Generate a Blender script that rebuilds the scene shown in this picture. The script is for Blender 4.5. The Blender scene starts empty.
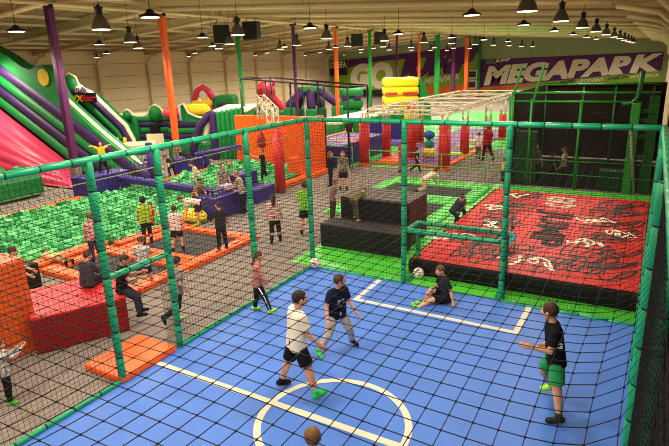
import bpy, bmesh, math, random
from mathutils import Vector, Matrix, noise
random.seed(7)
SC = bpy.context.scene
COL = SC.collection
PI = math.pi
R = math.radians

# ------------------------------------------------------------------ materials
def lin(c):
    c = c / 255.0
    return c / 12.92 if c <= 0.04045 else ((c + 0.055) / 1.055) ** 2.4

def rgb(t):
    return (lin(t[0]), lin(t[1]), lin(t[2]), 1.0)

MATS = {}
def mat(name, col, rough=0.6, var=0.0, scale=6.0, spec=0.3, bump=0.0, metal=0.0, emit=0.0, col2=None):
    if name in MATS:
        return MATS[name]
    m = bpy.data.materials.new(name); m.use_nodes = True
    nt = m.node_tree; b = nt.nodes['Principled BSDF']
    c = rgb(col)
    b.inputs['Base Color'].default_value = c
    b.inputs['Roughness'].default_value = rough
    b.inputs['Specular IOR Level'].default_value = spec
    b.inputs['Metallic'].default_value = metal
    if var > 0 or bump > 0 or col2:
        tc = nt.nodes.new('ShaderNodeTexCoord')
        nz = nt.nodes.new('ShaderNodeTexNoise'); nz.inputs['Scale'].default_value = scale
        nz.inputs['Detail'].default_value = 4
        nt.links.new(tc.outputs['Object'], nz.inputs['Vector'])
        rp = nt.nodes.new('ShaderNodeValToRGB')
        rp.color_ramp.elements[0].position = 0.3; rp.color_ramp.elements[1].position = 0.7
        d = rgb(col2) if col2 else tuple(min(1, v * (1 + var)) for v in c[:3]) + (1,)
        rp.color_ramp.elements[0].color = tuple(v * (1 - var) for v in c[:3]) + (1,)
        rp.color_ramp.elements[1].color = d
        nt.links.new(nz.outputs['Fac'], rp.inputs['Fac'])
        nt.links.new(rp.outputs['Color'], b.inputs['Base Color'])
        if bump > 0:
            bp = nt.nodes.new('ShaderNodeBump'); bp.inputs['Strength'].default_value = bump
            bp.inputs['Distance'].default_value = 0.02
            nt.links.new(nz.outputs['Fac'], bp.inputs['Height'])
            nt.links.new(bp.outputs['Normal'], b.inputs['Normal'])
    if emit > 0:
        b.inputs['Emission Color'].default_value = c
        b.inputs['Emission Strength'].default_value = emit
    MATS[name] = m
    return m

def paneled(name, col, axis, step, gap, dark, rough=0.6, var=0.05):
    """painted sheet with regular dark joints along one or two axes (object space)"""
    if name in MATS: return MATS[name]
    m = mat(name, col, rough, var, 1.5)
    nt = m.node_tree; b = nt.nodes['Principled BSDF']
    src = b.inputs['Base Color'].links[0].from_socket
    tc = nt.nodes.new('ShaderNodeTexCoord'); sp = nt.nodes.new('ShaderNodeSeparateXYZ')
    nt.links.new(tc.outputs['Object'], sp.inputs[0])
    last = None
    for a, s in zip(axis, step):
        mo = nt.nodes.new('ShaderNodeMath'); mo.operation = 'MODULO'; mo.inputs[1].default_value = s
        ad = nt.nodes.new('ShaderNodeMath'); ad.operation = 'ADD'; ad.inputs[1].default_value = 200 * s
        nt.links.new(sp.outputs[a], ad.inputs[0]); nt.links.new(ad.outputs[0], mo.inputs[0])
        lt = nt.nodes.new('ShaderNodeMath'); lt.operation = 'LESS_THAN'; lt.inputs[1].default_value = gap
        nt.links.new(mo.outputs[0], lt.inputs[0])
        if last is None: last = lt.outputs[0]
        else:
            mx = nt.nodes.new('ShaderNodeMath'); mx.operation = 'MAXIMUM'
            nt.links.new(last, mx.inputs[0]); nt.links.new(lt.outputs[0], mx.inputs[1]); last = mx.outputs[0]
    mix = nt.nodes.new('ShaderNodeMixRGB'); mix.inputs[2].default_value = rgb(dark)
    nt.links.new(last, mix.inputs[0]); nt.links.new(src, mix.inputs[1])
    nt.links.new(mix.outputs[0], b.inputs['Base Color'])
    return m

def graffiti_mat():
    """red vinyl printed all over with curly black scrawl"""
    m = mat('red_printed_vinyl', (186, 36, 30), 0.5, 0.06, 2.0, spec=0.25)
    nt = m.node_tree; b = nt.nodes['Principled BSDF']
    src = b.inputs['Base Color'].links[0].from_socket
    tc = nt.nodes.new('ShaderNodeTexCoord')
    last = None
    for sc, off, w in ((2.6, 0.0, 0.001),):
        mp = nt.nodes.new('ShaderNodeMapping'); mp.inputs['Location'].default_value = (off, off * .7, off)
        nt.links.new(tc.outputs['Object'], mp.inputs[0])
        nz = nt.nodes.new('ShaderNodeTexNoise'); nz.inputs['Scale'].default_value = sc
        nz.inputs['Detail'].default_value = 1.0; nz.inputs['Distortion'].default_value = 1.6
        nt.links.new(mp.outputs[0], nz.inputs['Vector'])
        s = nt.nodes.new('ShaderNodeMath'); s.operation = 'SUBTRACT'; s.inputs[1].default_value = 0.5
        nt.links.new(nz.outputs['Fac'], s.inputs[0])
        a = nt.nodes.new('ShaderNodeMath'); a.operation = 'ABSOLUTE'; nt.links.new(s.outputs[0], a.inputs[0])
        l = nt.nodes.new('ShaderNodeMath'); l.operation = 'LESS_THAN'; l.inputs[1].default_value = w
        nt.links.new(a.outputs[0], l.inputs[0])
        if last is None: last = l.outputs[0]
        else:
            mx = nt.nodes.new('ShaderNodeMath'); mx.operation = 'MAXIMUM'
            nt.links.new(last, mx.inputs[0]); nt.links.new(l.outputs[0], mx.inputs[1]); last = mx.outputs[0]
    mix = nt.nodes.new('ShaderNodeMixRGB'); mix.inputs[2].default_value = rgb((28, 14, 14))
    nt.links.new(last, mix.inputs[0]); nt.links.new(src, mix.inputs[1])
    nt.links.new(mix.outputs[0], b.inputs['Base Color'])
    return m

GREENPAD = lambda: mat('green_foam_pad', (16, 146, 98), 0.38, 0.10, 5, spec=0.45, bump=0.1)
TIE = lambda: mat('dark_cable_tie', (6, 34, 26), 0.7)
NETBLK = lambda: mat('black_net_cord', (9, 10, 12), 0.8)
BLACKVINYL = lambda: mat('black_vinyl', (19, 18, 18), 0.6, 0.15, 3, spec=.2)
ORANGE = lambda: mat('orange_vinyl', (236, 92, 24), 0.45, 0.06, 3)
REDPAD = lambda: mat('red_vinyl', (196, 34, 26), 0.4, 0.08, 3)
PURPLE = lambda: mat('purple_vinyl', (50, 34, 116), 0.45, 0.08, 3)
I_GREEN = lambda: mat('inflatable_green', (13, 118, 52), 0.55, 0.1, 2)
I_PURPLE = lambda: mat('inflatable_purple', (54, 28, 80), 0.55, 0.1, 2)
I_PINK = lambda: mat('inflatable_pink', (214, 62, 96), 0.4, 0.08, 2)
I_CREAM = lambda: mat('inflatable_cream', (226, 216, 184), 0.5, 0.05, 2)
I_YELLOW = lambda: mat('inflatable_yellow', (240, 208, 40), 0.4, 0.06, 2)
I_RED = lambda: mat('inflatable_red', (206, 44, 56), 0.4, 0.08, 2)
BRIGHTG = lambda: mat('bright_green_vinyl', (72, 190, 66), 0.4, 0.08, 2)
LIMEG = lambda: mat('lime_green_paint', (30, 112, 34), 0.4, 0.08, 4)
TRUSS = lambda: mat('pale_truss_metal', (206, 192, 168), 0.45, 0.05, 5)
BLACKMET = lambda: mat('black_steel', (20, 20, 22), 0.5)
GREYMAT = lambda: mat('trampoline_bed', (52, 49, 48), 0.8, 0.15, 12)

# ------------------------------------------------------------------ mesh helpers
def link(name, bm, mats, parent=None, smooth=False, loc=None, rot=None):
    me = bpy.data.meshes.new(name)
    bm.normal_update()
    bm.to_mesh(me); bm.free()
    if not isinstance(mats, (list, tuple)): mats = [mats]
    for m in mats: me.materials.append(m)
    if smooth:
        for p in me.polygons: p.use_smooth = True
    o = bpy.data.objects.new(name, me); COL.objects.link(o)
    if parent: o.parent = parent
    if loc: o.location = loc
    if rot: o.rotation_euler = rot
    return o

def nb(): return bmesh.new()

def tag(o, label, cat, group=None, kind=None):
    o['label'] = label; o['category'] = cat
    if group: o['group'] = group
    if kind: o['kind'] = kind
    return o

def empty(name, loc, rotz=0.0, label=None, cat=None, group=None, kind=None):
    o = bpy.data.objects.new(name, None); COL.objects.link(o)
    o.empty_display_size = 0.1
    o.location = loc; o.rotation_euler = (0, 0, rotz)
    if label: tag(o, label, cat, group, kind)
    return o

def struct(o):
    o['kind'] = 'structure'; return o

def box(bm, x0, x1, y0, y1, z0, z1, bevel=0.0, mi=0, seg=2, M=None):
    t = bmesh.new()
    vs = [t.verts.new((x, y, z)) for x in (x0, x1) for y in (y0, y1) for z in (z0, z1)]
    for f in ((0, 1, 3, 2), (4, 6, 7, 5), (0, 4, 5, 1), (2, 3, 7, 6), (0, 2, 6, 4), (1, 5, 7, 3)):
        t.faces.new([vs[i] for i in f])
    if bevel > 0:
        bmesh.ops.bevel(t, geom=list(t.edges), offset=bevel, segments=seg, profile=0.5, affect='EDGES')
    merge(bm, t, mi, M)

def merge(bm, t, mi=0, M=None):
    t.verts.index_update()
    mp = []
    for v in t.verts:
        mp.append(bm.verts.new(M @ v.co if M else v.co))
    for f in t.faces:
        try:
            nf = bm.faces.new([mp[v.index] for v in f.verts]); nf.material_index = mi; nf.smooth = f.smooth
        except ValueError: pass
    t.free()

def frame_of(d):
    d = d.normalized()
    a = Vector((0, 0, 1)) if abs(d.z) < 0.95 else Vector((1, 0, 0))
    u = d.cross(a).normalized(); v = d.cross(u).normalized()
    return u, v

def loft(bm, rings, seg, mi=0, close=True, mis=None):
    """rings: list of (center, u, v, ru, rv)"""
    prev = None; first = None
    for k, (c, u, v, ru, rv) in enumerate(rings):
        ring = [bm.verts.new(c + u * (ru * math.cos(2 * PI * i / seg)) + v * (rv * math.sin(2 * PI * i / seg))) for i in range(seg)]
        if prev:
            for i in range(seg):
                f = bm.faces.new((prev[i], prev[(i + 1) % seg], ring[(i + 1) % seg], ring[i]))
                f.material_index = mis[k - 1] if mis else mi; f.smooth = True
        else: first = ring
        prev = ring
    if close:
        for r_, fl in ((first, True), (prev, False)):
            try:
                f = bm.faces.new(r_[::-1] if fl else r_); f.material_index = mi
            except ValueError: pass

def cap(bm, p0, p1, r0, r1=None, seg=10, ends=3, flat=False, mi=0):
    p0 = Vector(p0); p1 = Vector(p1); r1 = r0 if r1 is None else r1
    d = p1 - p0
    if d.length < 1e-6: d = Vector((0, 0, 1e-4))
    u, v = frame_of(d); n = d.normalized()
    rings = []
    if flat:
        rings = [(p0, u, v, r0, r0), (p1, u, v, r1, r1)]
    else:
        for i in range(ends, 0, -1):
            a = (PI / 2) * (i - 0.25) / ends
            rings.append((p0 - n * (r0 * math.sin(a)), u, v, r0 * math.cos(a), r0 * math.cos(a)))
        rings.append((p0, u, v, r0, r0)); rings.append((p1, u, v, r1, r1))
        for i in range(1, ends + 1):
            a = (PI / 2) * (i - 0.25) / ends
            rings.append((p1 + n * (r1 * math.sin(a)), u, v, r1 * math.cos(a), r1 * math.cos(a)))
    loft(bm, rings, seg, mi)

def ell(bm, c, rx, ry, rz, seg=14, rows=9, mi=0, M=None, jit=0.0):
    c = Vector(c)
    top = None; prev = None
    def T(p):
        if jit: p = p * (1 + random.uniform(-jit, jit))
        return (M @ p if M else p) + c
    vt = bm.verts.new(T(Vector((0, 0, rz)))); vb = bm.verts.new(T(Vector((0, 0, -rz))))
    for j in range(1, rows):
        a = PI * j / rows
        ring = [bm.verts.new(T(Vector((rx * math.sin(a) * math.cos(2 * PI * i / seg), ry * math.sin(a) * math.sin(2 * PI * i / seg), rz * math.cos(a))))) for i in range(seg)]
        for i in range(seg):
            if prev is None: f = bm.faces.new((vt, ring[i], ring[(i + 1) % seg]))
            else: f = bm.faces.new((prev[i], ring[i], ring[(i + 1) % seg], prev[(i + 1) % seg]))
            f.material_index = mi; f.smooth = True
        prev = ring
    for i in range(seg):
        f = bm.faces.new((prev[i], vb, prev[(i + 1) % seg])); f.material_index = mi; f.smooth = True

def tube(bm, pts, r, seg=8, mi=0, rv=None):
    pts = [Vector(p) for p in pts]
    rings = []; u = None
    for i, p in enumerate(pts):
        d = (pts[min(i + 1, len(pts) - 1)] - pts[max(i - 1, 0)]).normalized()
        if u is None: u, v = frame_of(d)
        else:
            u = (u - d * u.dot(d)).normalized(); v = d.cross(u).normalized()
        rr = r[i] if isinstance(r, (list, tuple)) else r
        rings.append((p, u, v, rr, rv if rv else rr))
    loft(bm, rings, seg, mi)

def prism(bm, poly, ax, a0, a1, mi=0, bevel=0.0):
    """poly in the two other axes, extruded along ax (0,1,2) from a0 to a1"""
    t = bmesh.new()
    def P(p, a):
        if ax == 0: return (a, p[0], p[1])
        if ax == 1: return (p[0], a, p[1])
        return (p[0], p[1], a)
    A = [t.verts.new(P(p, a0)) for p in poly]; B = [t.verts.new(P(p, a1)) for p in poly]
    t.faces.new(A); t.faces.new(B[::-1])
    n = len(poly)
    for i in range(n): t.faces.new((A[i], B[i], B[(i + 1) % n], A[(i + 1) % n]))
    bmesh.ops.recalc_face_normals(t, faces=t.faces)
    if bevel: bmesh.ops.bevel(t, geom=list(t.edges), offset=bevel, segments=2, profile=0.5, affect='EDGES')
    merge(bm, t, mi)

def wires(bm, polylines, w):
    """thin square cords along each polyline"""
    h = w / 2
    for pl in polylines:
        prev = None
        pl = [Vector(p) for p in pl]
        d = (pl[-1] - pl[0]); u, v = frame_of(d)
        for p in pl:
            ring = [bm.verts.new(p + u * a * h + v * b * h) for a, b in ((1, 1), (-1, 1), (-1, -1), (1, -1))]
            if prev:
                for i in range(4): bm.faces.new((prev[i], prev[(i + 1) % 4], ring[(i + 1) % 4], ring[i]))
            prev = ring

def flat_net(bm, o, U, V, w, h, cell, cord):
    o = Vector(o); U = Vector(U); V = Vector(V)
    n = max(1, int(round(w / cell))); m = max(1, int(round(h / cell)))
    L = []
    for i in range(n + 1):
        a = o + U * (w * i / n); L.append([a, a + V * h])
    for j in range(m + 1):
        a = o + V * (h * j / m); L.append([a, a + U * w])
    wires(bm, L, cord)

def padded(bm, p0, p1, r, step=0.42, seg=12):
    """foam sleeve: pads in a row, pinched and tied with dark cable ties"""
    p0 = Vector(p0); p1 = Vector(p1); d = p1 - p0; L = d.length; n = d.normalized()
    u, v = frame_of(d); k = max(1, int(round(L / step)))
    rings = []; mis = []
    for i in range(k):
        a = L * i / k; b = L * (i + 1) / k; g = 0.012
        for t, rr, mm in ((a, r * .86, 1), (a + g, r * .86, 0), (a + g * 2, r, 0), (b - g * 2, r, 0), (b - g, r * .86, 1)):
            if i == 0 and t == a: pass
            rings.append((p0 + n * t, u, v, rr, rr)); mis.append(mm)
    rings.append((p1, u, v, r * .86, r * .86)); mis.append(0)
    loft(bm, rings, seg, 0, True, mis)

def text_obj(name, s, size, m, parent=None, extrude=0.01, bold=0.0, shear=0.0, loc=(0, 0, 0), rot=(PI / 2, 0, 0), spacing=1.0, align='LEFT', warp=None):
    cu = bpy.data.curves.new(name + '_c', 'FONT')
    cu.body = s; cu.size = size; cu.extrude = extrude; cu.offset = bold; cu.shear = shear
    cu.space_character = spacing; cu.align_x = align
    t = bpy.data.objects.new(name + '_t', cu); COL.objects.link(t)
    bpy.context.view_layer.update()
    dg = bpy.context.evaluated_depsgraph_get()
    me = bpy.data.meshes.new_from_object(t.evaluated_get(dg))
    bpy.data.objects.remove(t); bpy.data.curves.remove(cu)
    me.name = name
    if warp:
        xs = [v.co.x for v in me.vertices]; ys = [v.co.y for v in me.vertices]
        x0, x1, y0, y1 = min(xs), max(xs), min(ys), max(ys)
        for v in me.vertices:
            v.co.x, v.co.y = warp((v.co.x - x0) / (x1 - x0), (v.co.y - y0) / (y1 - y0))
    me.materials.clear(); me.materials.append(m)
    o = bpy.data.objects.new(name, me); COL.objects.link(o)
    o.location = loc; o.rotation_euler = rot
    if parent: o.parent = parent
    return o

ORD = ['first', 'second', 'third', 'fourth', 'fifth', 'sixth', 'seventh', 'eighth', 'ninth', 'tenth', 'eleventh', 'twelfth']

# ------------------------------------------------------------------ the hall
XL, XR, YN, YF = -35.0, 7.2, -16.0, 60.2
RIDGE_X, RIDGE_Z, EAVE_Z = -12.9, 7.75, 6.35

bm = nb(); box(bm, XL, XR, YN, YF, -0.2, 0.0)
carpet = mat('grey_carpet_tiles', (128, 118, 110), 0.9, 0.10, 9, spec=0.1)
struct(link('floor', bm, carpet))
# green vinyl mats laid flat around the trampolines and the airbag
bm = nb()
prism(bm, [(-0.65, -0.02), (XR, -0.02), (XR, 10.4), (-2.4, 10.4), (-2.4, 4.3), (-1.4, 4.3), (-0.65, 1.3)], 2, 0.0, 0.02)
struct(link('floor_green', bm, mat('green_floor_vinyl', (74, 184, 52), 0.3, 0.07, 1.2, spec=0.5)))
bm = nb(); box(bm, -9.4, 1.9, 10.9, 40, 0.0, 0.012)
struct(link('floor_far_green', bm, mat('far_green_floor', (70, 176, 74), 0.5, 0.1, 1.2)))
bm = nb(); prism(bm, [(-5.2, 10.7), (1.7, 10.7), (1.7, 13.2), (0.2, 18.5), (-0.6, 18.5), (-1.2, 12.3), (-5.2, 12.0)], 2, 0.0, 0.02)
struct(link('floor_walkway', bm, carpet))
bm = nb(); box(bm, 0.0, 6.88, -9.8, -0.02, -0.01, 0.006)
courtm = paneled('blue_court_tiles', (66, 112, 196), (0, 1), (1.0, 1.0), 0.004, (50, 92, 170), 0.5, 0.05)
court = struct(link('floor_court', bm, courtm))
white = mat('court_line_paint', (208, 198, 174), 0.6, 0.03, 6)
bm = nb()
z0, z1 = 0.006, 0.009
box(bm, 0.06, 6.8, -4.98, -4.87, z0, z1)
box(bm, 1.78, 1.88, -1.3, -0.1, z0, z1); box(bm, 4.98, 5.08, -1.3, -0.1, z0, z1); box(bm, 1.88, 4.98, -1.3, -1.2, z0, z1)
n = 72
def arc(r, i): return (3.43 + r * math.cos(2 * PI * i / n), -4.92 + r * math.sin(2 * PI * i / n))
for i in range(n):
    q = [arc(0.97, i), arc(1.07, i), arc(1.07, i + 1), arc(0.97, i + 1)]
    bm.faces.new([bm.verts.new((p[0], p[1], z1 + .003)) for p in q])
o = link('line_marking', bm, white, court); o['label'] = 'cream painted court lines'

# walls: cream cladding with joints, steel portal frames
clad = paneled('cream_cladding', (222, 204, 166), (2,), (1.05,), 0.035, (128, 110, 82), 0.6, 0.04)
bm = nb(); box(bm, XL - .2, XL, YN, YF, 0, 6.4); struct(link('wall_left', bm, clad))
bm = nb(); box(bm, XR, XR + .2, YN, YF, 0, 6.4); struct(link('wall_right', bm, mat('beige_wall', (176, 158, 130), 0.7, 0.08, 2, bump=0.2)))
bm = nb(); prism(bm, [(XL, 0), (XR, 0), (XR, EAVE_Z), (RIDGE_X, RIDGE_Z), (XL, EAVE_Z)], 1, YF, YF + .2)
struct(link('wall_back', bm, mat('pale_green_wall', (150, 164, 122), 0.7, 0.05, 0.6)))
bm = nb(); prism(bm, [(XL, 0), (XR, 0), (XR, EAVE_Z), (RIDGE_X, RIDGE_Z), (XL, EAVE_Z)], 1, YN - .2, YN)
struct(link('wall_front', bm, clad))
roofm = paneled('roof_deck', (150, 132, 96), (1,), (1.75,), 0.12, (84, 70, 46), 0.75, 0.05)
bm = nb()
prism(bm, [(XL - .2, EAVE_Z), (RIDGE_X, RIDGE_Z), (XR + .2, EAVE_Z), (XR + .2, EAVE_Z + .2), (RIDGE_X, RIDGE_Z + .2), (XL - .2, EAVE_Z + .2)], 1, YN, YF + .2)
struct(link('ceiling', bm, roofm))
steel = mat('cream_steel', (214, 196, 152), 0.55, 0.05, 2)
bm = nb()
PORTALS = [2.88 + 5.15 * k for k in range(-3, 12)]
def roof_z(x): return RIDGE_Z - (RIDGE_Z - EAVE_Z) * abs(x - RIDGE_X) / (XR - RIDGE_X if x > RIDGE_X else RIDGE_X - XL)
def rafter(bm, sx, ys, yr):
    # tapered web, pale bottom flange and stiffeners from a wall column up to the ridge
    P = [(sx, ys, roof_z(sx)), (RIDGE_X, yr, RIDGE_Z), (RIDGE_X, yr, RIDGE_Z - .5), (sx, ys, roof_z(sx) - .3)]
    A = [bm.verts.new((x, y - .02, z)) for x, y, z in P]; B = [bm.verts.new((x, y + .02, z)) for x, y, z in P]
    bm.faces.new(A); bm.faces.new(B[::-1])
    for i in range(4): bm.faces.new((A[i], B[i], B[(i + 1) % 4], A[(i + 1) % 4]))
    cap(bm, P[3], P[2], 0.11, seg=6, flat=True)
    for t in range(1, 8):
        x = sx + (RIDGE_X - sx) * t / 8; y = ys + (yr - ys) * t / 8
        box(bm, x - .03, x + .03, y - .06, y + .06, roof_z(x) - .3 - .2 * t / 8, roof_z(x))
for k, y in enumerate(PORTALS):
    y += 0.25
    yl = 21.05 + 5.42 * (k - 6)
    if yl < YF - .5:
        box(bm, XL, XL + .4, yl - .12, yl + .12, 0, 5.1)
        tube(bm, [(XL + .2, yl, 4.9), (XL + .3, yl, 5.4), (XL + .8, yl, 5.85), (XL + 1.9, yl, 6.0)], 0.13, 6)
        rafter(bm, XL, yl, y)
    tube(bm, [(XR - .1, y, 4.5), (XR - .2, y, 5.3), (XR - .7, y, 5.75), (XR - 1.8, y, 6.0)], 0.09, 6)
    rafter(bm, XR, y, y)
for t in range(1, 9):
    for sx in (XL, XR):
        x = sx + (RIDGE_X - sx) * t / 8.5
        box(bm, x - .05, x + .05, YN, YF, roof_z(x) - .14, roof_z(x) - .01)
cap(bm, (RIDGE_X, YN, 7.1), (RIDGE_X, YF, 7.1), 0.08, seg=6, flat=True)
struct(link('trim_roof_frames', bm, steel))

# ------------------------------------------------------------------ steel columns, painted three colours in turn
cols = {'purple': mat('column_purple', (80, 26, 74), 0.7, 0.08, 3), 'orange': mat('column_orange', (222, 92, 30), 0.7, 0.08, 3), 'green': mat('column_green', (20, 128, 48), 0.7, 0.08, 3)}
YC = [2.88, 8.3, 13.45, 18.7, 23.85, 29.1, 34.2, 39.3, 44.2, 49.4, 54.2, 59.4]
bits = ['beside the foam pit with a grey foot', 'by the low green inflatable', 'carrying two black loudspeakers', 'behind the black cage frame', 'before the dark street-style panel', 'before the huge cream letters',
        'before the yellow inflatable', 'beside the yellow inflatable', 'before the big sign on the back wall', 'among the last columns by the big sign', 'among the last columns by the big sign', 'last of its row against the back wall']
for k, y in enumerate(YC):
    c = ('purple', 'orange', 'green')[k % 3]
    o = empty('steel_column', (-12.95, y, 0), 0, '%s painted steel column, %s of the row, %s' % (c, ORD[k], bits[k]), 'column', kind='thing')
    bm = nb(); w = (.13, .12, .09, .085, .11, .1, .08, .1, .2, .17, .22, .16)[k]
    box(bm, -w, w, -w, w, 1.0, 7.0, 0.02)
    link('shaft', bm, cols[c], o)
    bm = nb(); box(bm, -w - .03, w + .03, -w - .03, w + .03, 0, 1.05, 0.02)
    link('foot_sleeve', bm, mat('grey_sleeve', (120, 108, 100), 0.7, 0.1, 4), o)
    bm = nb(); box(bm, -.22, .22, -.05, .05, 6.95, 7.08)
    link('cap_plate', bm, BLACKMET(), o)

# ------------------------------------------------------------------ lamps
lampm = mat('lamp_glow', (255, 238, 205), 0.5, emit=6)
shadem = mat('lamp_shade_grey', (92, 84, 74), 0.5, 0.1, 4)
def lathe(bm, prof, seg=20, mi=0):
    loft(bm, [(Vector((0, 0, z)), Vector((1, 0, 0)), Vector((0, 1, 0)), r, r) for r, z in prof], seg, mi)
def lamp_protos():
    a = empty('pendant_lamp', (0, 0, -50))
    bm = nb(); lathe(bm, [(0.34, 0), (0.335, .03), (0.27, .22), (0.2, .36), (0.12, .46), (0.1, .5)], 20); link('lamp_shade', bm, shadem, a, True)
    bm = nb(); lathe(bm, [(0.09, .48), (.12, .52), (.12, .68), (.16, .69), (.16, .74), (.08, .76), (.05, .82)], 12); link('housing', bm, BLACKMET(), a)
    bm = nb(); lathe(bm, [(0.31, -.012), (0.32, .012)], 20); link('lens', bm, lampm, a)
    bm = nb(); cap(bm, (0, 0, 0), (0, 0, 1), .012, seg=5, flat=True); link('cable', bm, BLACKMET(), a, loc=(0, 0, .8))
    b = empty('disc_lamp', (0, 0, -50))
    bm = nb(); lathe(bm, [(0.33, 0), (0.3, .06), (0.13, .12), (.09, .2), (.04, .22)], 20); link('lamp_shade', bm, BLACKMET(), b, True)
    bm = nb(); lathe(bm, [(0.25, -.012), (0.26, .012)], 20); link('lens', bm, lampm, b)
    bm = nb(); cap(bm, (0, 0, 0), (0, 0, 1), .012, seg=5, flat=True); link('cable', bm, BLACKMET(), b, loc=(0, 0, .2))
    return a, b
PB, PD = lamp_protos()
LS = 0.68
used = {}
def copy_tree(o, parent=None):
    c = o.copy(); COL.objects.link(c)
    if parent: c.parent = parent
    for ch in list(o.children): copy_tree(ch, c)
    return c
SPOTS = []
def lamp(kind, x, y, label, group, power=1.0, z=5.64):
    p = PB if kind == 'b' else PD
    if p.name not in used: o = p; used[p.name] = 1
    else: o = copy_tree(p)
    o.location = (x, y, z); o.scale = (LS, LS, LS); tag(o, label, 'lamp', group)
    for ch in o.children:
        if ch.name.startswith('cable'): ch.scale = (1, 1, max(.02, (roof_z(x) - .03 - z) / LS - ch.location.z))
    SPOTS.append((x, y, z, power))
ROWS = [('b', 4.0, [3.02, 7.75, 12.8, 17.6, 22.7, 28, 33.1, 38.2, 43.4, 48.5, 53.6], 'grey bell lamp', 'row over the red airbag', 'bell lamps over the red airbag'),
        ('b', -5.05, [-1.1, 3.95, 9.45, 14.9, 20.1, 24.95, 30.1, 35.2, 40.4, 45.5, 50.6], 'grey bell lamp', 'row along the walkway', 'bell lamps along the walkway'),
        ('b', -9.9, [3.8, 9.2, 14.5, 20, 25, 30, 35, 40, 45], 'grey bell lamp', 'row over the foam pit and columns', 'bell lamps over the foam pit'),
        ('b', -14.2, [7.85, 13.3, 19, 25, 30, 35.4, 40.5, 45.6, 50.7], 'small bell lamp', 'far row above the inflatables', 'bell lamps above the inflatables'),
        ('d', 2.77, [2.97, 8.6, 14.4, 20, 25.6, 31], 'flat disc lamp', 'row over the green trampolines', 'disc lamps over the trampolines'),
        ('d', -1.9, [-2.4, 3.3, 9.4, 15.5, 21, 26.5], 'flat disc lamp', 'row over the rear walkway', 'disc lamps over the rear walkway'),
        ('d', -6.55, [-2.3, 3.95], 'flat disc lamp', 'short row before the foam pit', 'disc lamps before the foam pit'),
        ('d', -11.6, [3.8, 9.95, 15.8, 21.5, 27], 'flat disc lamp', 'row over the obstacle course', 'disc lamps over the obstacle course'),
        ('d', -20.5, [4.0, 11, 18, 26, 34, 42], 'flat disc lamp', 'row close to the cream wall', 'disc lamps by the cream wall'),
        ('d', -28, [8, 16, 25, 34, 43, 52], 'flat disc lamp', 'last row beside the cream wall', 'outermost disc lamps')]
for kind, x, ys, what, where, grp in ROWS:
    for k, y in enumerate(ys):
        lamp(kind, x, y, '%s hanging %s in the %s' % (what, ORD[k], where), grp)
# the rows run on over the court, above the frame
for x, y in ((4.0, -2.1), (4.0, -7.2), (1.4, -4.5), (-5, -6.2), (-9.9, -2), (-1.9, -8), (-14.2, 2.4), (6, -12), (0, -13)):
    SPOTS.append((x, y, 5.64, 1.2))
for i, (x, y, z, pw) in enumerate(SPOTS):
    L = bpy.data.lights.new('lamp_light', 'SPOT'); L.spot_size = R(165); L.spot_blend = 0.6; L.shadow_soft_size = 0.25
    L.energy = 480 * pw * (1.15 if y < 2 else 1.0) * (2.4 if x < -18 else 1.5 if x < -9 else 1.0) * (2.3 if y > 34 else 1.5 if y > 28 else 1.0); L.color = (1.0, 0.87, 0.70)
    o = bpy.data.objects.new('lamp_light', L); COL.objects.link(o); o.location = (x, y, z - 0.06)
    o['kind'] = 'helper'
    L = bpy.data.lights.new('lamp_spill', 'POINT'); L.shadow_soft_size = 0.3
    L.energy = 46 * pw * min(1.0, (roof_z(x) - z + .5) / 2.5) ** 2; L.color = (1.0, 0.84, 0.62)
    o = bpy.data.objects.new('lamp_spill', L); COL.objects.link(o); o.location = (x, y, z - 0.5)
    o['kind'] = 'helper'

# loudspeakers hung at two of the green columns
def speaker(x, y, z, ry, label):
    o = empty('hanging_loudspeaker', (x, y, z), ry, label, 'loudspeaker')
    bm = nb(); box(bm, -.42, .42, -.25, .25, -.45, .45, .03); link('cabinet', bm, BLACKMET(), o)
    bm = nb(); box(bm, -.37, .37, -.27, -.25, -.4, .4); link('grille', bm, mat('speaker_grille', (34, 32, 32), .9, .2, 40), o)
    bm = nb(); cap(bm, (-.3, 0, .45), (0, 0, 1.15), .015, seg=5); cap(bm, (.3, 0, .45), (0, 0, 1.15), .015, seg=5); link('hanging_wire', bm, BLACKMET(), o)
speaker(-13.3, 12.6, 6.3, R(40), 'black loudspeaker hung on the near side of the green column above the foam pit')
speaker(-12.1, 13.6, 6.45, R(10), 'black loudspeaker hung on the far side of the green column above the foam pit')
speaker(-13.7, 28.4, 6.3, R(40), 'black loudspeaker on the green column before the huge cream letters, left side')
speaker(-12.3, 29.6, 6.4, R(10), 'black loudspeaker on the green column before the huge cream letters, beside a lamp')

# ------------------------------------------------------------------ signs on the back wall
YW = YF
signp = mat('sign_purple', (88, 34, 98), 0.6, 0.06, 0.6)
signg = mat('sign_lime', (128, 168, 44), 0.6, 0.06, 0.6)
signo = mat('sign_orange', (226, 104, 34), 0.6, 0.05, 0.6)
signw = mat('sign_cream', (232, 222, 196), 0.6, 0.03, 0.6)
def sheet(name, poly, y0, y1, m, parent):
    bm = nb(); prism(bm, poly, 1, y0, y1); return link(name, bm, m, parent)
s1 = empty('park_sign', (0, YW, 0), 0, 'wide purple wall sign with large cream letters MEGAPARK above the dark netted court', 'sign')
sheet('lime_panel', [(-13.0, 1.0), (6.9, 1.6), (6.9, 4.1), (-13.0, 3.4)], -.05, -.01, signg, s1)
sheet('purple_panel', [(-13.0, 1.15), (-5, 1.75), (6.7, 2.75), (6.7, 4.72), (-13.0, 4.5)], -.09, -.05, signp, s1)
sheet('orange_panel', [(-13.0, 0.35), (-7.5, 1.2), (-6.0, 1.62), (-13.0, 1.1)], -.07, -.05, signo, s1)
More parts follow.
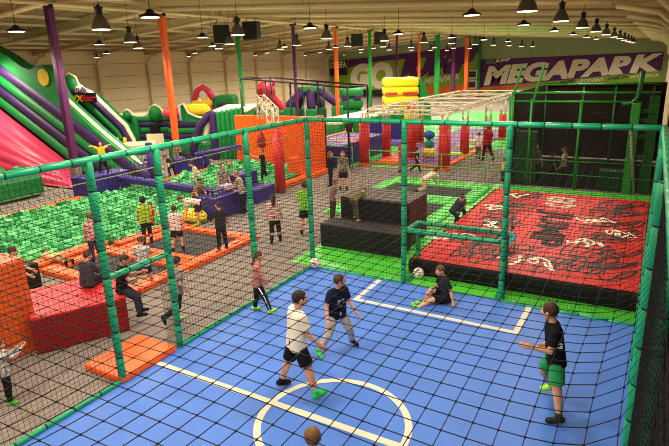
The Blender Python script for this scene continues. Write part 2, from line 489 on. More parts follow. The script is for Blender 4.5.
def wmega(a, b):
    x = -12.5 + 19.2 * a
    lo = 1.32 + (2.72 - 1.32) * a ** 1.0; hi = 3.68 + (4.62 - 3.68) * a
    return x, lo + (hi - lo) * b
text_obj('lettering', 'MEGAPARK', 1.0, signw, s1, 0.02, 0.055, 0.2, loc=(0, -.12, 0), warp=wmega)
text_obj('small_lettering', 'GO', 1.0, signg, s1, 0.015, 0.03, 0.2, loc=(0, -.11, 0), warp=lambda a, b: (-12.3 + .95 * a, 4.0 + .45 * b))
text_obj('small_lettering', 'JUMP', 1.0, signw, s1, 0.015, 0.04, 0.2, loc=(0, -.11, 0), warp=lambda a, b: (-11.25 + 1.9 * a, 4.02 + .1 * a + .45 * b))
dk = mat('sign_dark_letters', (58, 40, 60), 0.6)
for s, x0, x1, z, m in (('SKOKI', -3.5, -1.85, 1.36, dk), ('URODZINY', -1.64, 1.2, 1.5, signw), ('ZAJĘCIA', 1.5, 3.55, 1.74, dk), ('WYŻERKA', 3.75, 6.5, 1.95, signw)):
    text_obj('slogan_lettering', s, 1.0, m, s1, 0.01, 0.03, 0.2, loc=(0, -.1, 0), warp=lambda a, b: (x0 + (x1 - x0) * a, z + .2 * a + .42 * b))

s2 = empty('jump_sign', (0, YW, 0), 0, 'giant lime and purple wall banner reading GO JUMP behind the columns', 'sign')
sheet('lime_panel', [(-34.9, .6), (-13.3, .5), (-13.3, 6.2), (-34.9, 4.9)], -.05, -.01, signg, s2)
sheet('purple_panel', [(-32.0, 4.0), (-27, 4.75), (-13.3, 5.3), (-13.3, 6.25), (-32.0, 5.1)], -.08, -.05, signp, s2)
sheet('orange_panel', [(-20.6, .2), (-13.3, .2), (-13.3, 1.45), (-20.6, 1.25)], -.08, -.05, signo, s2)
def wgo(a, b): return -31.6 + 6.6 * a, .95 + .2 * a + 3.5 * b
text_obj('lettering', 'GO', 1.0, signw, s2, 0.02, 0.08, 0.1, loc=(0, -.1, 0), warp=wgo)
def wjump(a, b): return -24.8 + 11.2 * a, 1.4 + 1.0 * a + (3.7 - .1 * a) * b
text_obj('purple_lettering', 'JUMP', 1.0, signp, s2, 0.02, 0.075, 0.3, loc=(0, -.1, 0), warp=wjump)
def wmp(a, b): return -20.5 + 5.0 * a, 1.55 + .6 * a + .78 * b
text_obj('small_lettering', 'MEGAPARK', 1.0, signw, s2, 0.02, 0.02, 0.3, loc=(0, -.15, 0), warp=wmp)
s3 = empty('street_panel', (0, YW - .12, 0), 0, 'dark wall panel with white block letters STREFA behind an orange column', 'sign')
sheet('dark_panel', [(-34.95, 2.9), (-32.05, 3.0), (-32.05, 5.05), (-34.95, 4.95)], -.05, -.01, mat('panel_dark', (48, 42, 40), .7, .1, 2), s3)
text_obj('lettering', 'STREFA', 1, signw, s3, 0.01, 0.04, 0, loc=(0, -.07, 0), warp=lambda a, b: (-34.85 + 2.7 * a, 3.95 + .05 * a + .9 * b))
s4 = empty('reception_opening', (0, YW - .1, 0), 0, 'dark serving opening with cream post below the giant banner', 'opening', kind='thing')
sheet('dark_recess', [(-31.0, 0), (-26.0, 0), (-26.0, .95), (-31.0, .9)], -.12, -.02, mat('dark_recess', (44, 36, 30), .8), s4)
sheet('cream_post', [(-32.2, 0), (-31.0, 0), (-31.0, .95), (-32.2, .9)], -.14, -.02, signw, s4)
for k, (x, z) in enumerate(((-14.1, 2.75), (-14.1, 1.5))):
    o = empty('framed_picture', (x, YW - .2, z), 0, 'white framed dark picture %s between the two big signs' % ('hung above' if k == 0 else 'hung below'), 'picture')
    bm = nb(); box(bm, -.75, .75, -.05, 0, -.5, .5); link('frame', bm, signw, o)
    bm = nb(); box(bm, -.6, .6, -.07, -.04, -.38, .38); link('print', bm, mat('dark_print', (58, 40, 36), .6, .5, 3), o)

# ------------------------------------------------------------------ football cage
cage = empty('football_cage', (0, 0, 0), 0, 'green padded football cage with black nets around the blue court', 'cage')
H = 3.5; W = 6.88; YE = -9.85
gm = [GREENPAD(), TIE()]
LEFTP = [0, -2.15, -4.35, -5.56, -7.7]
BACKP = [0, 2.36, 4.46, W]
for y in LEFTP:
    bm = nb(); padded(bm, (0, y, 0), (0, y, H), .062); link('post', bm, gm, cage)
for x in BACKP[1:]:
    bm = nb(); padded(bm, (x, 0, 0), (x, 0, H), .058); link('post', bm, gm, cage)
for x, y in ((W, -2.15), (W, -4.35), (W + .15, -4.35), (W + .15, -2.15)):
    bm = nb(); padded(bm, (x, y, 0), (x, y, H - .1 if x > W else H), .066); link('post', bm, gm, cage)
for a, b, nm in (((0, YE, H), (0, 0, H), 'top_rail'), ((0, 0, H), (W, 0, H), 'top_rail'), ((W + .09, YE, H), (W, 0, H), 'top_rail'),
                 ((0, YE, .03), (0, -5.56, .03), 'base_rail'), ((0, -4.35, .03), (0, 0, .03), 'base_rail'), ((0, -.06, .01), (2.36, -.06, .01), 'base_rail'), ((4.46, -.06, .01), (W, -.06, .01), 'base_rail'), ((W, YE, .03), (W, 0, .03), 'base_rail'),
                 ((0, -5.56, 1.74), (0, -4.35, 1.74), 'entrance_rail')):
    bm = nb(); padded(bm, a, b,   .052 if nm == 'top_rail' else .045, .45); link(nm, bm, gm, cage)
nm_ = NETBLK()
bm = nb()
CELL = .07; CORD = .0034
flat_net(bm, (0, YE, 0), (0, 1, 0), (0, 0, 1), -5.56 - YE, H, CELL, CORD)
flat_net(bm, (0, -5.56, 1.74), (0, 1, 0), (0, 0, 1), 1.21, H - 1.74, CELL, CORD)
flat_net(bm, (0, -4.35, 0), (0, 1, 0), (0, 0, 1), 4.35, H, CELL, CORD)
flat_net(bm, (.02, -4.62, 0), (0, 1, 0), (0, 0, 1), .16, 1.74, .03, CORD)
link('left_net', bm, nm_, cage)
bm = nb()
flat_net(bm, (0, 0, 0), (1, 0, 0), (0, 0, 1), 2.36, H, CELL, CORD)
flat_net(bm, (2.36, 0, 1.22), (1, 0, 0), (0, 0, 1), 2.1, H - 1.22, CELL, CORD)
flat_net(bm, (4.46, 0, 0), (1, 0, 0), (0, 0, 1), W - 4.46, H, CELL, CORD)
link('back_net', bm, nm_, cage)
bm = nb(); flat_net(bm, (W, YE, 0), (0, 1, 0), (0, 0, 1), -YE, H, .1, CORD); link('right_net', bm, nm_, cage)
# roof net: wide black mesh that sags in the middle
bm = nb()
def sagz(x, y):
    # hangs from a cord, nearly level, and climbs to the rails at the edges
    e = lambda d, k: math.exp(-max(0.0, d) / k)
    return 3.03 + .45 * e(-y, .55) + .30 * e(x, .35) + .40 * e(W - x, .12) + .42 * e(y - YE, .3) + .012 * math.sin(2.3 * x + 1.1 * y) + .01 * math.sin(3.1 * y - x)
def wob(x, y): return Vector((x + .012 * math.sin(2.1 * y + 1.3 * x), y + .012 * math.sin(1.7 * x + .9 * y), sagz(x, y)))
NXR, NYR = 57, 82
wires(bm, [[wob(W * i / NXR, YE - YE * j / NYR) for j in range(NYR + 1)] for i in range(NXR + 1)], .0036)
wires(bm, [[wob(W * i / NXR, YE - YE * j / NYR) for i in range(NXR + 1)] for j in range(NYR + 1)], .0036)
for i in range(0, NXR + 1):
    for j in range(0, 50):
        p = wob(W * i / NXR, YE - YE * j / NYR); s = .0045
        box(bm, p.x - s, p.x + s, p.y - s, p.y + s, p.z - s, p.z + s)
link('roof_net', bm, nm_, cage)
bm = nb(); wires(bm, [[(.0, YE, 3.2), (0, 0, 3.2)]], .011); o = link('edge_cord', bm, mat('yellow_cord', (120, 130, 70), .7), cage)

goal = empty('football_goal', (3.41, 0, 0), 0, 'green padded football goal box behind the seated goalkeeper', 'goal')
for nm, a, b in (('crossbar', (-.97, 0, 1.22), (.97, 0, 1.22)), ('back_bar', (-.97, .62, 1.22), (.97, .62, 1.22)), ('side_bar', (-.97, 0, 1.22), (-.97, .62, 1.22)), ('side_bar', (.97, 0, 1.22), (.97, .62, 1.22)),
                 ('back_post', (-.97, .62, 0), (-.97, .62, 1.22)), ('back_post', (.97, .62, 0), (.97, .62, 1.22)), ('ground_bar', (-.97, .62, .05), (.97, .62, .05)), ('ground_bar', (-.97, 0, .05), (-.97, .62, .05)), ('ground_bar', (.97, 0, .05), (.97, .62, .05))):
    bm = nb(); padded(bm, a, b, .052, .3); link(nm, bm, gm, goal)
bm = nb()
flat_net(bm, (-.97, .6, 0), (1, 0, 0), (0, 0, 1), 1.94, 1.2, CELL, CORD)
flat_net(bm, (-.97, 0, 1.2), (1, 0, 0), (0, 1, 0), 1.94, .6, CELL, CORD)
for x in (-.97, .97): flat_net(bm, (x, 0, 0), (0, 1, 0), (0, 0, 1), .6, 1.2, CELL, CORD)
link('goal_net', bm, nm_, goal)

def ball(x, y, z, r, label):
    bm = nb(); bmesh.ops.create_icosphere(bm, subdivisions=3, radius=r)
    # pentagon patches: faces close to the 12 icosahedron directions
    ph = (1 + 5 ** .5) / 2
    dirs = [Vector(d).normalized() for d in ((0, 1, ph), (0, 1, -ph), (0, -1, ph), (0, -1, -ph), (1, ph, 0), (1, -ph, 0), (-1, ph, 0), (-1, -ph, 0), (ph, 0, 1), (-ph, 0, 1), (ph, 0, -1), (-ph, 0, -1))]
    for f in bm.faces:
        c = f.calc_center_median().normalized(); f.smooth = True
        if max(c.dot(d) for d in dirs) > .95: f.material_index = 1
    o = link('football', bm, [mat('ball_white', (226, 214, 204), .4), mat('ball_grey', (150, 132, 126), .4)], None, loc=(x, y, z))
    tag(o, label, 'ball')
ball(0.12, -.1, .13, .125, 'white football resting in the back corner of the blue court')
ball(2.56, .36, .125, .125, 'white football lying inside the green goal')

# black curtain hung along the wall beside the court
bm = nb()
pts = [(-9.8 + i * .1, 6.985 + .025 * math.sin(i * 1.9)) for i in range(100)]
prism(bm, [(y, x) for y, x in []] or [(7.12, -9.8), (7.16, -9.8), (7.16, .1), (7.12, .1)], 2, 0, 2.9)
for i in range(0, 99, 3): cap(bm, (7.12, -9.7 + i * .1, 0), (7.12, -9.7 + i * .1, 2.9), .022, seg=6, flat=True)
tag(link('wall_drape', bm, mat('dark_drape', (30, 22, 18), .9, .3, 20)), 'dark cloth drape hung on the wall beside the blue court', 'drape', kind='thing')

# ------------------------------------------------------------------ things beside the court
bm = nb(); box(bm, -.46, .46, -.57, .57, 0, .12, .03)
mt = link('foam_mat', bm, ORANGE(), loc=(-.4, -5.06, 0)); tag(mt, 'flat orange mat on the floor at the cage entrance', 'mat')
seam = nb(); box(seam, -.44, .44, -.01, .01, .119, .123); link('seam', seam, mat('orange_seam', (176, 62, 14), .6), mt)

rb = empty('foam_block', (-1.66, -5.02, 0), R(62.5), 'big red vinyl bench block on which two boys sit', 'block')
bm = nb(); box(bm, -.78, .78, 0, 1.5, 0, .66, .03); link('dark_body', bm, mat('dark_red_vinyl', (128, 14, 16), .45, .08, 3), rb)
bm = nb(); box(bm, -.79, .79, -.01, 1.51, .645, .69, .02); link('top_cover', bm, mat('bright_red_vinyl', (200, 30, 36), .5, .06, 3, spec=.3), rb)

ob = empty('foam_block', (-2.22, -6.6, 0), 0, 'tall orange padded block beside the red bench block', 'block')
bm = nb(); box(bm, -2.0, 0, -1.6, 1.1, 0, 1.7, .03); link('padding', bm, mat('deep_orange_vinyl', (206, 84, 24), .45, .08, 3), ob)
bm = nb(); box(bm, -.005, .012, -1.58, 1.08, .86, .88); link('seam', bm, mat('orange_seam', (176, 62, 14), .6), ob)
bm = nb(); box(bm, -.2, .2, -.2, .2, 0, .58, .03); bx = link('foam_block', bm, BLACKVINYL(), loc=(-5.15, -3.95, 0)); tag(bx, 'small black upright block between the orange block and the foam pit', 'block')

# trampolines with orange pads
def trampoline(x0, x1, y0, y1, pw, label, padm, bedm, z=.1):
    o = empty('trampoline', ((x0 + x1) / 2, (y0 + y1) / 2, 0), 0, label, 'trampoline')
    cx, cy = (x0 + x1) / 2, (y0 + y1) / 2
    hx, hy = (x1 - x0) / 2, (y1 - y0) / 2
    bm = nb(); box(bm, -hx + pw * .6, hx - pw * .6, -hy + pw * .6, hy - pw * .6, .02, .05); link('bed', bm, bedm, o)
    for a, b, c, d in ((-hx, hx, -hy, -hy + pw), (-hx, hx, hy - pw, hy), (-hx, -hx + pw, -hy + pw, hy - pw), (hx - pw, hx, -hy + pw, hy - pw)):
        bm = nb(); box(bm, a, b, c, d, 0.0, z + .03, .03); link('edge_pad', bm, padm, o)
    return o
trampoline(-5.75, -2.5, -3.3, -1.35, .36, 'black trampoline bed with orange edge pads nearest the red bench', ORANGE(), GREYMAT())
trampoline(-5.35, -2.5, -1.33, 1.1, .36, 'black trampoline bed with orange edge pads where the boy in black stands', ORANGE(), GREYMAT())
bgv = mat('trampoline_green_pad', (74, 190, 72), .4, .08, 2)
trampoline(-2.35, 1.75, 7.1, 9.6, .5, 'large black trampoline in green pads behind the black blocks, far one', bgv, GREYMAT(), .06)
trampoline(-2.2, 1.55, 4.3, 7.08, .5, 'large black trampoline in green pads hidden partly by the black blocks', bgv, GREYMAT(), .06)

# foam pit kerbs
def kerb(x0, x1, y0, y1, label, h=.2):
    bm = nb(); box(bm, x0, x1, y0, y1, 0, h, .04)
    tag(link('pit_kerb', bm, ORANGE()), label, 'kerb pad', kind='thing')
kerb(-11.75, -11.3, -6.0, 2.05, 'long orange kerb pad along the far side of the foam pit')
kerb(-11.3, -10.95, 4.2, 7.1, 'short orange kerb pad beside the purple start block')
kerb(-11.1, -10.7, 7.3, 10.35, 'orange kerb pad leading up to the orange wall')
kerb(-6.3, -5.9, -3.5, -1.2, 'orange kerb pad between the foam pit and the trampolines')
kerb(-8.5, -6.35, -3.6, -3.3, 'orange kerb pad closing the near end of the foam pit')
kerb(-5.9, -5.55, 5.75, 10.2, 'orange kerb pad in front of the boxer and the red pillar bag')
kerb(-5.75, -5.4, -1.2, 1.2, 'orange kerb pad where the girl in lime stands')

# foam cubes
cubem = mat('foam_green', (92, 186, 112), .85, .0, 1, spec=.1)
nt = cubem.node_tree; b_ = nt.nodes['Principled BSDF']
geo = nt.nodes.new('ShaderNodeNewGeometry'); oi = nt.nodes.new('ShaderNodeObjectInfo')
ad = nt.nodes.new('ShaderNodeMath'); ad.operation = 'ADD'; nt.links.new(geo.outputs['Random Per Island'], ad.inputs[0]); nt.links.new(oi.outputs['Random'], ad.inputs[1])
fr = nt.nodes.new('ShaderNodeMath'); fr.operation = 'FRACT'; nt.links.new(ad.outputs[0], fr.inputs[0])
cr = nt.nodes.new('ShaderNodeValToRGB'); cr.color_ramp.elements[0].color = rgb((36, 124, 62)); cr.color_ramp.elements[1].color = rgb((112, 206, 132))
nt.links.new(fr.outputs[0], cr.inputs[0]); nt.links.new(cr.outputs[0], b_.inputs['Base Color'])
rnd = random.Random(3)
places = []
def ok_pit(x, y):
    if x > -7.15 and y > 8.85: return False
    if (abs(x + 11) < .6 and 5 < y < 5.7) or (x > -6.6 and 4.2 < y < 5.6): return False
    if -11.25 < x < -6.35 and -3.25 < y < 10.2: return not (-10.9 > x and y > 7.0)
    if -6.4 <= x < -5.95 and -1.2 < y < 5.0: return not (y > 2.0 and x > -6.1)
    return False
x = -11.65
while x < -5.95:
    y = -3.2
    while y < 10.2:
        px, py = x + rnd.uniform(-.06, .06), y + rnd.uniform(-.06, .06)
        if ok_pit(px, py):
            hz = .06 + .08 * noise.noise(Vector((px * .8, py * .8, 1.0))) + rnd.uniform(-.09, .15)
            places.append((px, py, max(.06, hz)))
        y += .225
    x += .225
places.sort(key=lambda p: (p[0] - 6.7) ** 2 + (p[1] + 10.2) ** 2)
cb = nb(); s = .1; box(cb, -s, s, -s, s, -s, s, .012, seg=1)
cube0 = None
for k, (px, py, pz) in enumerate(places[:300]):
    rot = (rnd.uniform(0, 6.3), rnd.uniform(0, 6.3), rnd.uniform(0, 6.3))
    if cube0 is None: o = cube0 = link('foam_cube', cb, cubem)
    else: o = cube0.copy(); COL.objects.link(o)
    o.location = (px, py, pz); o.rotation_euler = rot
    tag(o, 'light green foam cube lying in the near end of the foam pit', 'foam cube', 'green foam cubes at the near end of the pit')
bm = nb()
from mathutils import Euler
for px, py, pz in places[300:]:
    M = Matrix.Translation((px, py, pz)) @ Euler((rnd.uniform(0, 6.3), rnd.uniform(0, 6.3), rnd.uniform(0, 6.3))).to_matrix().to_4x4()
    box(bm, -s, s, -s, s, -s, s, 0, M=M)
tag(link('foam_cubes', bm, cubem), 'heap of light green foam cubes filling the long pit', 'foam cubes', kind='stuff')

# purple blocks and beams of the pit
def block(name, x0, x1, y0, y1, z0, z1, m, label, cat='block', bev=.04):
    cx, cy = (x0 + x1) / 2, (y0 + y1) / 2
    o = empty(name, (cx, cy, z0), 0, label, cat)
    bm = nb(); box(bm, x0 - cx, x1 - cx, y0 - cy, y1 - cy, 0, z1 - z0, bev); link('padding', bm, m, o)
    bm = nb(); box(bm, x0 - cx - .004, x1 - cx + .004, y0 - cy - .004, y1 - cy + .004, (z1 - z0) * .93, (z1 - z0) * .93 + .012); link('seam', bm, mat(m.name + '_seam', (40, 26, 60), .7), o)
    return o
block('start_block', -12.2, -11.3, 2.1, 4.1, 0, .86, PURPLE(), 'purple block at the far side of the pit on which a boy raises his arms')
block('start_block', -12.2, -11.1, 7.2, 8.1, 0, .72, PURPLE(), 'small purple block at the far end of the pit with a child lying on it')
block('start_block', -5.75, -4.9, 2.05, 3.45, 0, .72, PURPLE(), 'purple block at the near side of the pit on which children lean')
st = empty('foam_steps', (-5.6, 4.9, 0), 0, 'purple two-step foam stairs beside the red pillar bag', 'steps')
bm = nb(); box(bm, -.3, .55, -.6, .5, 0, .5, .03); link('low_step', bm, PURPLE(), st)
bm = nb(); box(bm, -.9, -.3, -.6, .6, 0, .95, .03); link('high_step', bm, PURPLE(), st)
bmn = empty('balance_beam', (-8.7, 3.6, 0), 0, 'long purple balance beam crossing the green foam pit', 'beam')
bm = nb(); cap(bm, (-2.4, -.1, .62), (2.7, -.1, .5), .16, seg=12); link('beam', bm, PURPLE(), bmn)
for x in (-2.3, 2.4):
    bm = nb(); box(bm, x - .08, x + .08, -.2, 0, 0, .5); link('support', bm, PURPLE(), bmn)
bp2 = empty('padded_post', (-11.45, 5.35, 0), 0, 'upright purple padded post standing at the far pit edge', 'post')
bm = nb(); cap(bm, (0, 0, 0), (0, 0, 1.7), .15, seg=12, flat=True); link('padding', bm, PURPLE(), bp2)
bm = nb(); cap(bm, (0, 0, 1.7), (0, 0, 1.76), .16, .1, seg=12, flat=True); link('cap', bm, I_PURPLE(), bp2)
b3 = empty('balance_beam', (-11.0, 8.9, 0), 0, 'short purple beam running off the small purple block', 'beam')
bm = nb(); cap(bm, (-.7, -.6, .78), (.3, 1.3, .9), .13, seg=12); link('beam', bm, PURPLE(), b3)
bm = nb(); box(bm, -.5, -.3, -.4, -.2, 0, .7); link('support', bm, PURPLE(), b3)
yb = nb(); ell(yb, (0, 0, 0), .5, .32, .22, 18, 10)
yc = link('cushion', yb, I_YELLOW(), loc=(-5.5, 1.65, .22)); tag(yc, 'yellow inflated cushion at the pit edge by the bending child', 'cushion')
sb = nb(); box(sb, -.44, .44, -.008, .008, -.01, .01); link('seam', sb, mat('yellow_seam', (190, 150, 20), .6), yc, loc=(0, 0, .19))

# orange wall with red bags
ow = empty('padded_wall', (-8.5, 10.5, 0), 0, 'big orange padded wall behind the foam pit and the boxer', 'wall pads', kind='thing')
bm = nb()
for k in range(4): box(bm, -2.55 + k * 1.27, -2.55 + (k + 1) * 1.27 - .015, -.1, .1, 0, 2.42, .03)
link('back_panel', bm, ORANGE(), ow)
bm = nb(); box(bm, 2.42, 2.62, -1.95, -.12, 0, 2.5, .03); link('side_panel', bm, ORANGE(), ow)
bm = nb(); box(bm, 1.5, 2.4, -1.5, -.4, 0, .8, .05); link('ledge', bm, ORANGE(), ow)
pb = empty('pillar_bag', (-5.32, 6.1, 0), 0, 'tall red padded pillar bag standing before the orange wall', 'bag')
bm = nb(); cap(bm, (0, 0, .05), (0, 0, 2.35), .2, seg=18, flat=True); link('padding', bm, REDPAD(), pb)
bm = nb(); cap(bm, (0, 0, 0), (0, 0, .06), .16, seg=12, flat=True); link('foot', bm, BLACKMET(), pb)
hb = empty('punching_bag', (-6.95, 7.2, 1.45), 0, 'red pear-shaped punching bag hanging before the orange wall', 'bag')
bm = nb(); lathe(bm, [(.02, .02), (.14, .05), (.19, .18), (.18, .34), (.12, .52), (.07, .66), (.03, .74)], 16); link('bag_body', bm, mat('dark_red_leather', (140, 22, 20), .4, .1, 4), hb, True)
bm = nb(); cap(bm, (0, 0, .72), (.02, 0, 1.75), .012, seg=5, flat=True); link('rope', bm, BLACKMET(), hb)

def truss(bm, a, b, w, h, step, r=.025):
    """box truss from a to b"""
    a = Vector(a); b = Vector(b); d = (b - a); L = d.length; n = d.normalized()
    u = n.cross(Vector((0, 0, 1)))
    if u.length < .1: u = Vector((1, 0, 0))
    u.normalize(); v = u.cross(n).normalized()
    cs = [u * w / 2 + v * h / 2, -u * w / 2 + v * h / 2, -u * w / 2 - v * h / 2, u * w / 2 - v * h / 2]
    for c in cs: cap(bm, a + c, b + c, r, seg=6, flat=True)
    k = max(1, int(round(L / step)))
    for i in range(k):
        p = a + n * (L * i / k); q = a + n * (L * (i + 1) / k)
        for j in range(4):
            c0, c1 = cs[j], cs[(j + 1) % 4]
            s0, s1 = (p + c0, q + c1) if i % 2 == 0 else (p + c1, q + c0)
            cap(bm, s0, s1, r * .6, seg=5, flat=True)
tr = empty('truss_gantry', (-6.3, 7.0, 0), 0, 'pale lattice truss gantry holding the red punching bag', 'truss')
bm = nb(); truss(bm, (-1.1, .9, 3.4), (.85, -.9, 3.05), .3, .3, .4); link('cross_truss', bm, TRUSS(), tr)
bm = nb(); truss(bm, (.8, -.88, 2.35), (.8, -.88, 3.2), .3, .3, .4); link('tower_truss', bm, TRUSS(), tr)
bm = nb(); truss(bm, (-1.0, .85, 2.55), (-1.0, .85, 3.4), .3, .3, .4); link('tower_truss', bm, TRUSS(), tr)

bf = empty('cage_frame_tower', (-8, 10.8, 0), 0, 'black steel cage frame rising over the orange wall', 'frame')
PTS = [(-2.8, 0), (-1.3, 0), (.1, 0), (1.9, 0), (3.1, 0), (-2.4, 1.9), (.4, 1.9), (3.1, 1.9)]
for x, y in PTS:
    bm = nb(); cap(bm, (x, y, 0), (x, y, 3.9 - .08 * x), .045, seg=6, flat=True); link('upright', bm, BLACKMET(), bf)
for a, b in (((-2.8, 0), (3.1, 0)), ((-2.4, 1.9), (3.1, 1.9)), ((-2.8, 0), (-2.4, 1.9)), ((3.1, 0), (3.1, 1.9))):
    bm = nb(); cap(bm, (a[0], a[1], 3.9 - .08 * a[0]), (b[0], b[1], 3.9 - .08 * b[0]), .045, seg=6, flat=True); link('top_rail', bm, BLACKMET(), bf)
bm = nb(); cap(bm, (1.0, -.2, .3), (.9, -.2, 3.8), .02, seg=5, flat=True); link('rope', bm, BLACKMET(), bf)

# black stacked blocks
ub = empty('black_block', (.55, 2.6, 0), 0, 'taller black foam block with greyish top that a boy climbs', 'block')
topm = mat('grey_grip_top', (96, 86, 80), .8, .12, 6)
bm = nb(); box(bm, -.95, 1.05, -.5, .75, 0, 1.2, .02); link('body', bm, BLACKVINYL(), ub)
bm = nb(); box(bm, -.94, 1.04, -.49, .74, 1.195, 1.225); link('top_cover', bm, topm, ub)
bm = nb(); box(bm, 1.04, 1.065, -.47, .72, .1, 1.18); link('side_panel', bm, mat('dark_maroon', (74, 22, 24), .5, .1, 3), ub)
lb = empty('black_block', (.52, 1.72, 0), 0, 'long low black foam block forming the front step', 'block')
bm = nb(); box(bm, -1.13, 1.15, -.38, .36, 0, .6, .02); link('body', bm, BLACKVINYL(), lb)
bm = nb(); box(bm, -1.12, 1.14, -.37, .35, .595, .622); link('top_cover', bm, mat('dark_grip_top', (52, 46, 44), .8, .12, 6), lb)

# red printed airbag
ab = empty('airbag', (4.6, 4.3, 0), 0, 'huge red landing airbag covered in black scrawl beside the trampolines', 'airbag')
gmx = graffiti_mat()
def bagz(x, y):
    u, v = (x + 2.25) / 4.5, (y + 3.75) / 7.5
    e = max(0.0, min(u, 1 - u, v * 1.5, (1 - v) * 1.5))
    return .40 + .09 * min(1, e / .12) + .012 * math.sin(u * 14) * math.sin(v * 19)
bm = nb(); nx, ny = 26, 40; grid = []
for i in range(nx + 1):
    row = []
    for j in range(ny + 1):
        u, v = i / nx, j / ny
        z = bagz(-2.25 + 4.5 * u, -3.75 + 7.5 * v)
        row.append(bm.verts.new((-2.25 + 4.5 * u, -3.75 + 7.5 * v, z)))
    grid.append(row)
for i in range(nx):
    for j in range(ny):
        f = bm.faces.new((grid[i][j], grid[i + 1][j], grid[i + 1][j + 1], grid[i][j + 1])); f.smooth = True
link('top_sheet', bm, gmx, ab)
bm = nb(); box(bm, -2.3, 2.3, -3.8, 3.8, 0, .39, .06); 
for i in range(24): ell(bm, (-2.2 + 4.4 * i / 23, -3.78, .2), .12, .04, .19, 8, 6)
for j in range(34): ell(bm, (-2.3, -3.7 + 7.4 * j / 33, .2), .07, .12, .2, 8, 6)
link('side_wall', bm, BLACKVINYL(), ab)
wv = mat('white_print', (232, 214, 190), .5); bv = mat('black_print', (36, 26, 26), .5)
def along(x0, x1, ya, yb):
    # text reads from the far edge towards the near edge, letter tops to the east
    def w(a, b): return (x0 + (x1 - x0) * b + .12 * a, ya + (yb - ya) * a)
    return w
def lay_text(name, s, m, x0, x1, ya, yb, bold):
    o = text_obj(name, s, 1.0, m, ab, .002, bold, 0, loc=(-4.6, -4.3, 0), rot=(0, 0, 0), warp=along(x0, x1, ya, yb))
    for v in o.data.vertices: v.co.z = bagz(v.co.x - 4.6, v.co.y - 4.3) + .006
    return o
lay_text('white_lettering', 'GO', wv, 4.1, 4.95, 7.25, 5.9, .06)
lay_text('black_lettering', 'JUMP', bv, 4.1, 5.1, 5.55, 2.3, .045)
rs = random.Random(11)
for cx, cy, n_, sz in ((2.9, 2.2, 4, .5), (4.6, 1.2, 5, .55), (5.7, 2.9, 4, .35), (5.7, 4.9, 4, .35), (3.2, 6.9, 4, .3), (3.0, 5.3, 4, .28), (6.4, 4.0, 3, .3), (3.4, 3.6, 3, .25)):
    pts = []; px_, py_ = rs.uniform(0, 6), rs.uniform(.6, 1.5)
    for k in range(n_ * 9):
        t = k / 9.0
        x = cx - sz - 4.6 + sz * .45 * t + .14 * math.cos(t * 4.6 + px_) + .07 * math.cos(t * 9.7)
        y = cy - 4.3 + .24 * math.sin(t * 5.3 * py_ + px_) * (1 if k % 13 < 9 else .4) + .10 * math.sin(t * 2.3)
        pts.append(Vector((x, y, bagz(x, y) + .006)))
    bm = nb()
    for k in range(len(pts) - 1):
        p_, q_ = pts[k], pts[k + 1]; d = (q_ - p_).normalized(); n_v = Vector((-d.y, d.x, 0)) * .03
        bm.faces.new([bm.verts.new(p) for p in (p_ - n_v, q_ - n_v, q_ + n_v, p_ + n_v)])
    link('white_scrawl', bm, wv, ab)
bm = nb()
for q in range(190):
    cx, cy = rs.uniform(2.8, 6.4), rs.uniform(1.1, 7.4)
    if 3.75 < cx < 5.45 and cy > 1.9: continue
    pts = []; ph = rs.uniform(0, 6); am = rs.uniform(.13, .31)
    for k in range(16):
        t = k / 15 * 5.2
        pts.append(Vector((cx - 4.6 + am * math.cos(t + ph) * (1 + .3 * t / 5) + .05 * t, cy - 4.3 + am * 1.7 * math.sin(1.35 * t + ph), 0))); pts[-1].z = bagz(pts[-1].x, pts[-1].y) + .004
    for k in range(15):
        a, b = pts[k], pts[k + 1]; d = (b - a).normalized(); n_v = Vector((-d.y, d.x, 0)) * .026
        bm.faces.new([bm.verts.new(p) for p in (a - n_v, b - n_v, b + n_v, a + n_v)])
link('black_scrawl_print', bm, bv, ab)

# green railing between the trampolines and the far areas
rl = empty('guard_railing', (0, 10.75, 0), 0, 'low green tube railing behind the trampolines and the red airbag', 'railing')
yg = mat('railing_green', (92, 172, 62), .4, .08, 4)
XP = [-3.85, -2.2, -.6, 1.2, 2.9, 4.5, 6.3]
for x in XP:
    bm = nb(); cap(bm, (x, 0, 0), (x, 0, 1.0), .02, seg=8, flat=True); link('upright', bm, yg, rl)
for z in (.5, 1.0):
    bm = nb(); cap(bm, (-3.85, 0, z), (6.95, 0, z), .02, seg=8, flat=True); link('rail', bm, yg, rl)
r2 = empty('guard_railing', (-6.2, 11.0, 0), 0, 'short green railing before the purple platform', 'railing')
for x in (0, 1.35):
    bm = nb(); cap(bm, (x, 0, 0), (x, 0, 1.05), .025, seg=8, flat=True); link('upright', bm, yg, r2)
for z in (.55, 1.05):
    bm = nb(); cap(bm, (0, 0, z), (1.35, 0, z), .025, seg=8, flat=True); link('rail', bm, yg, r2)

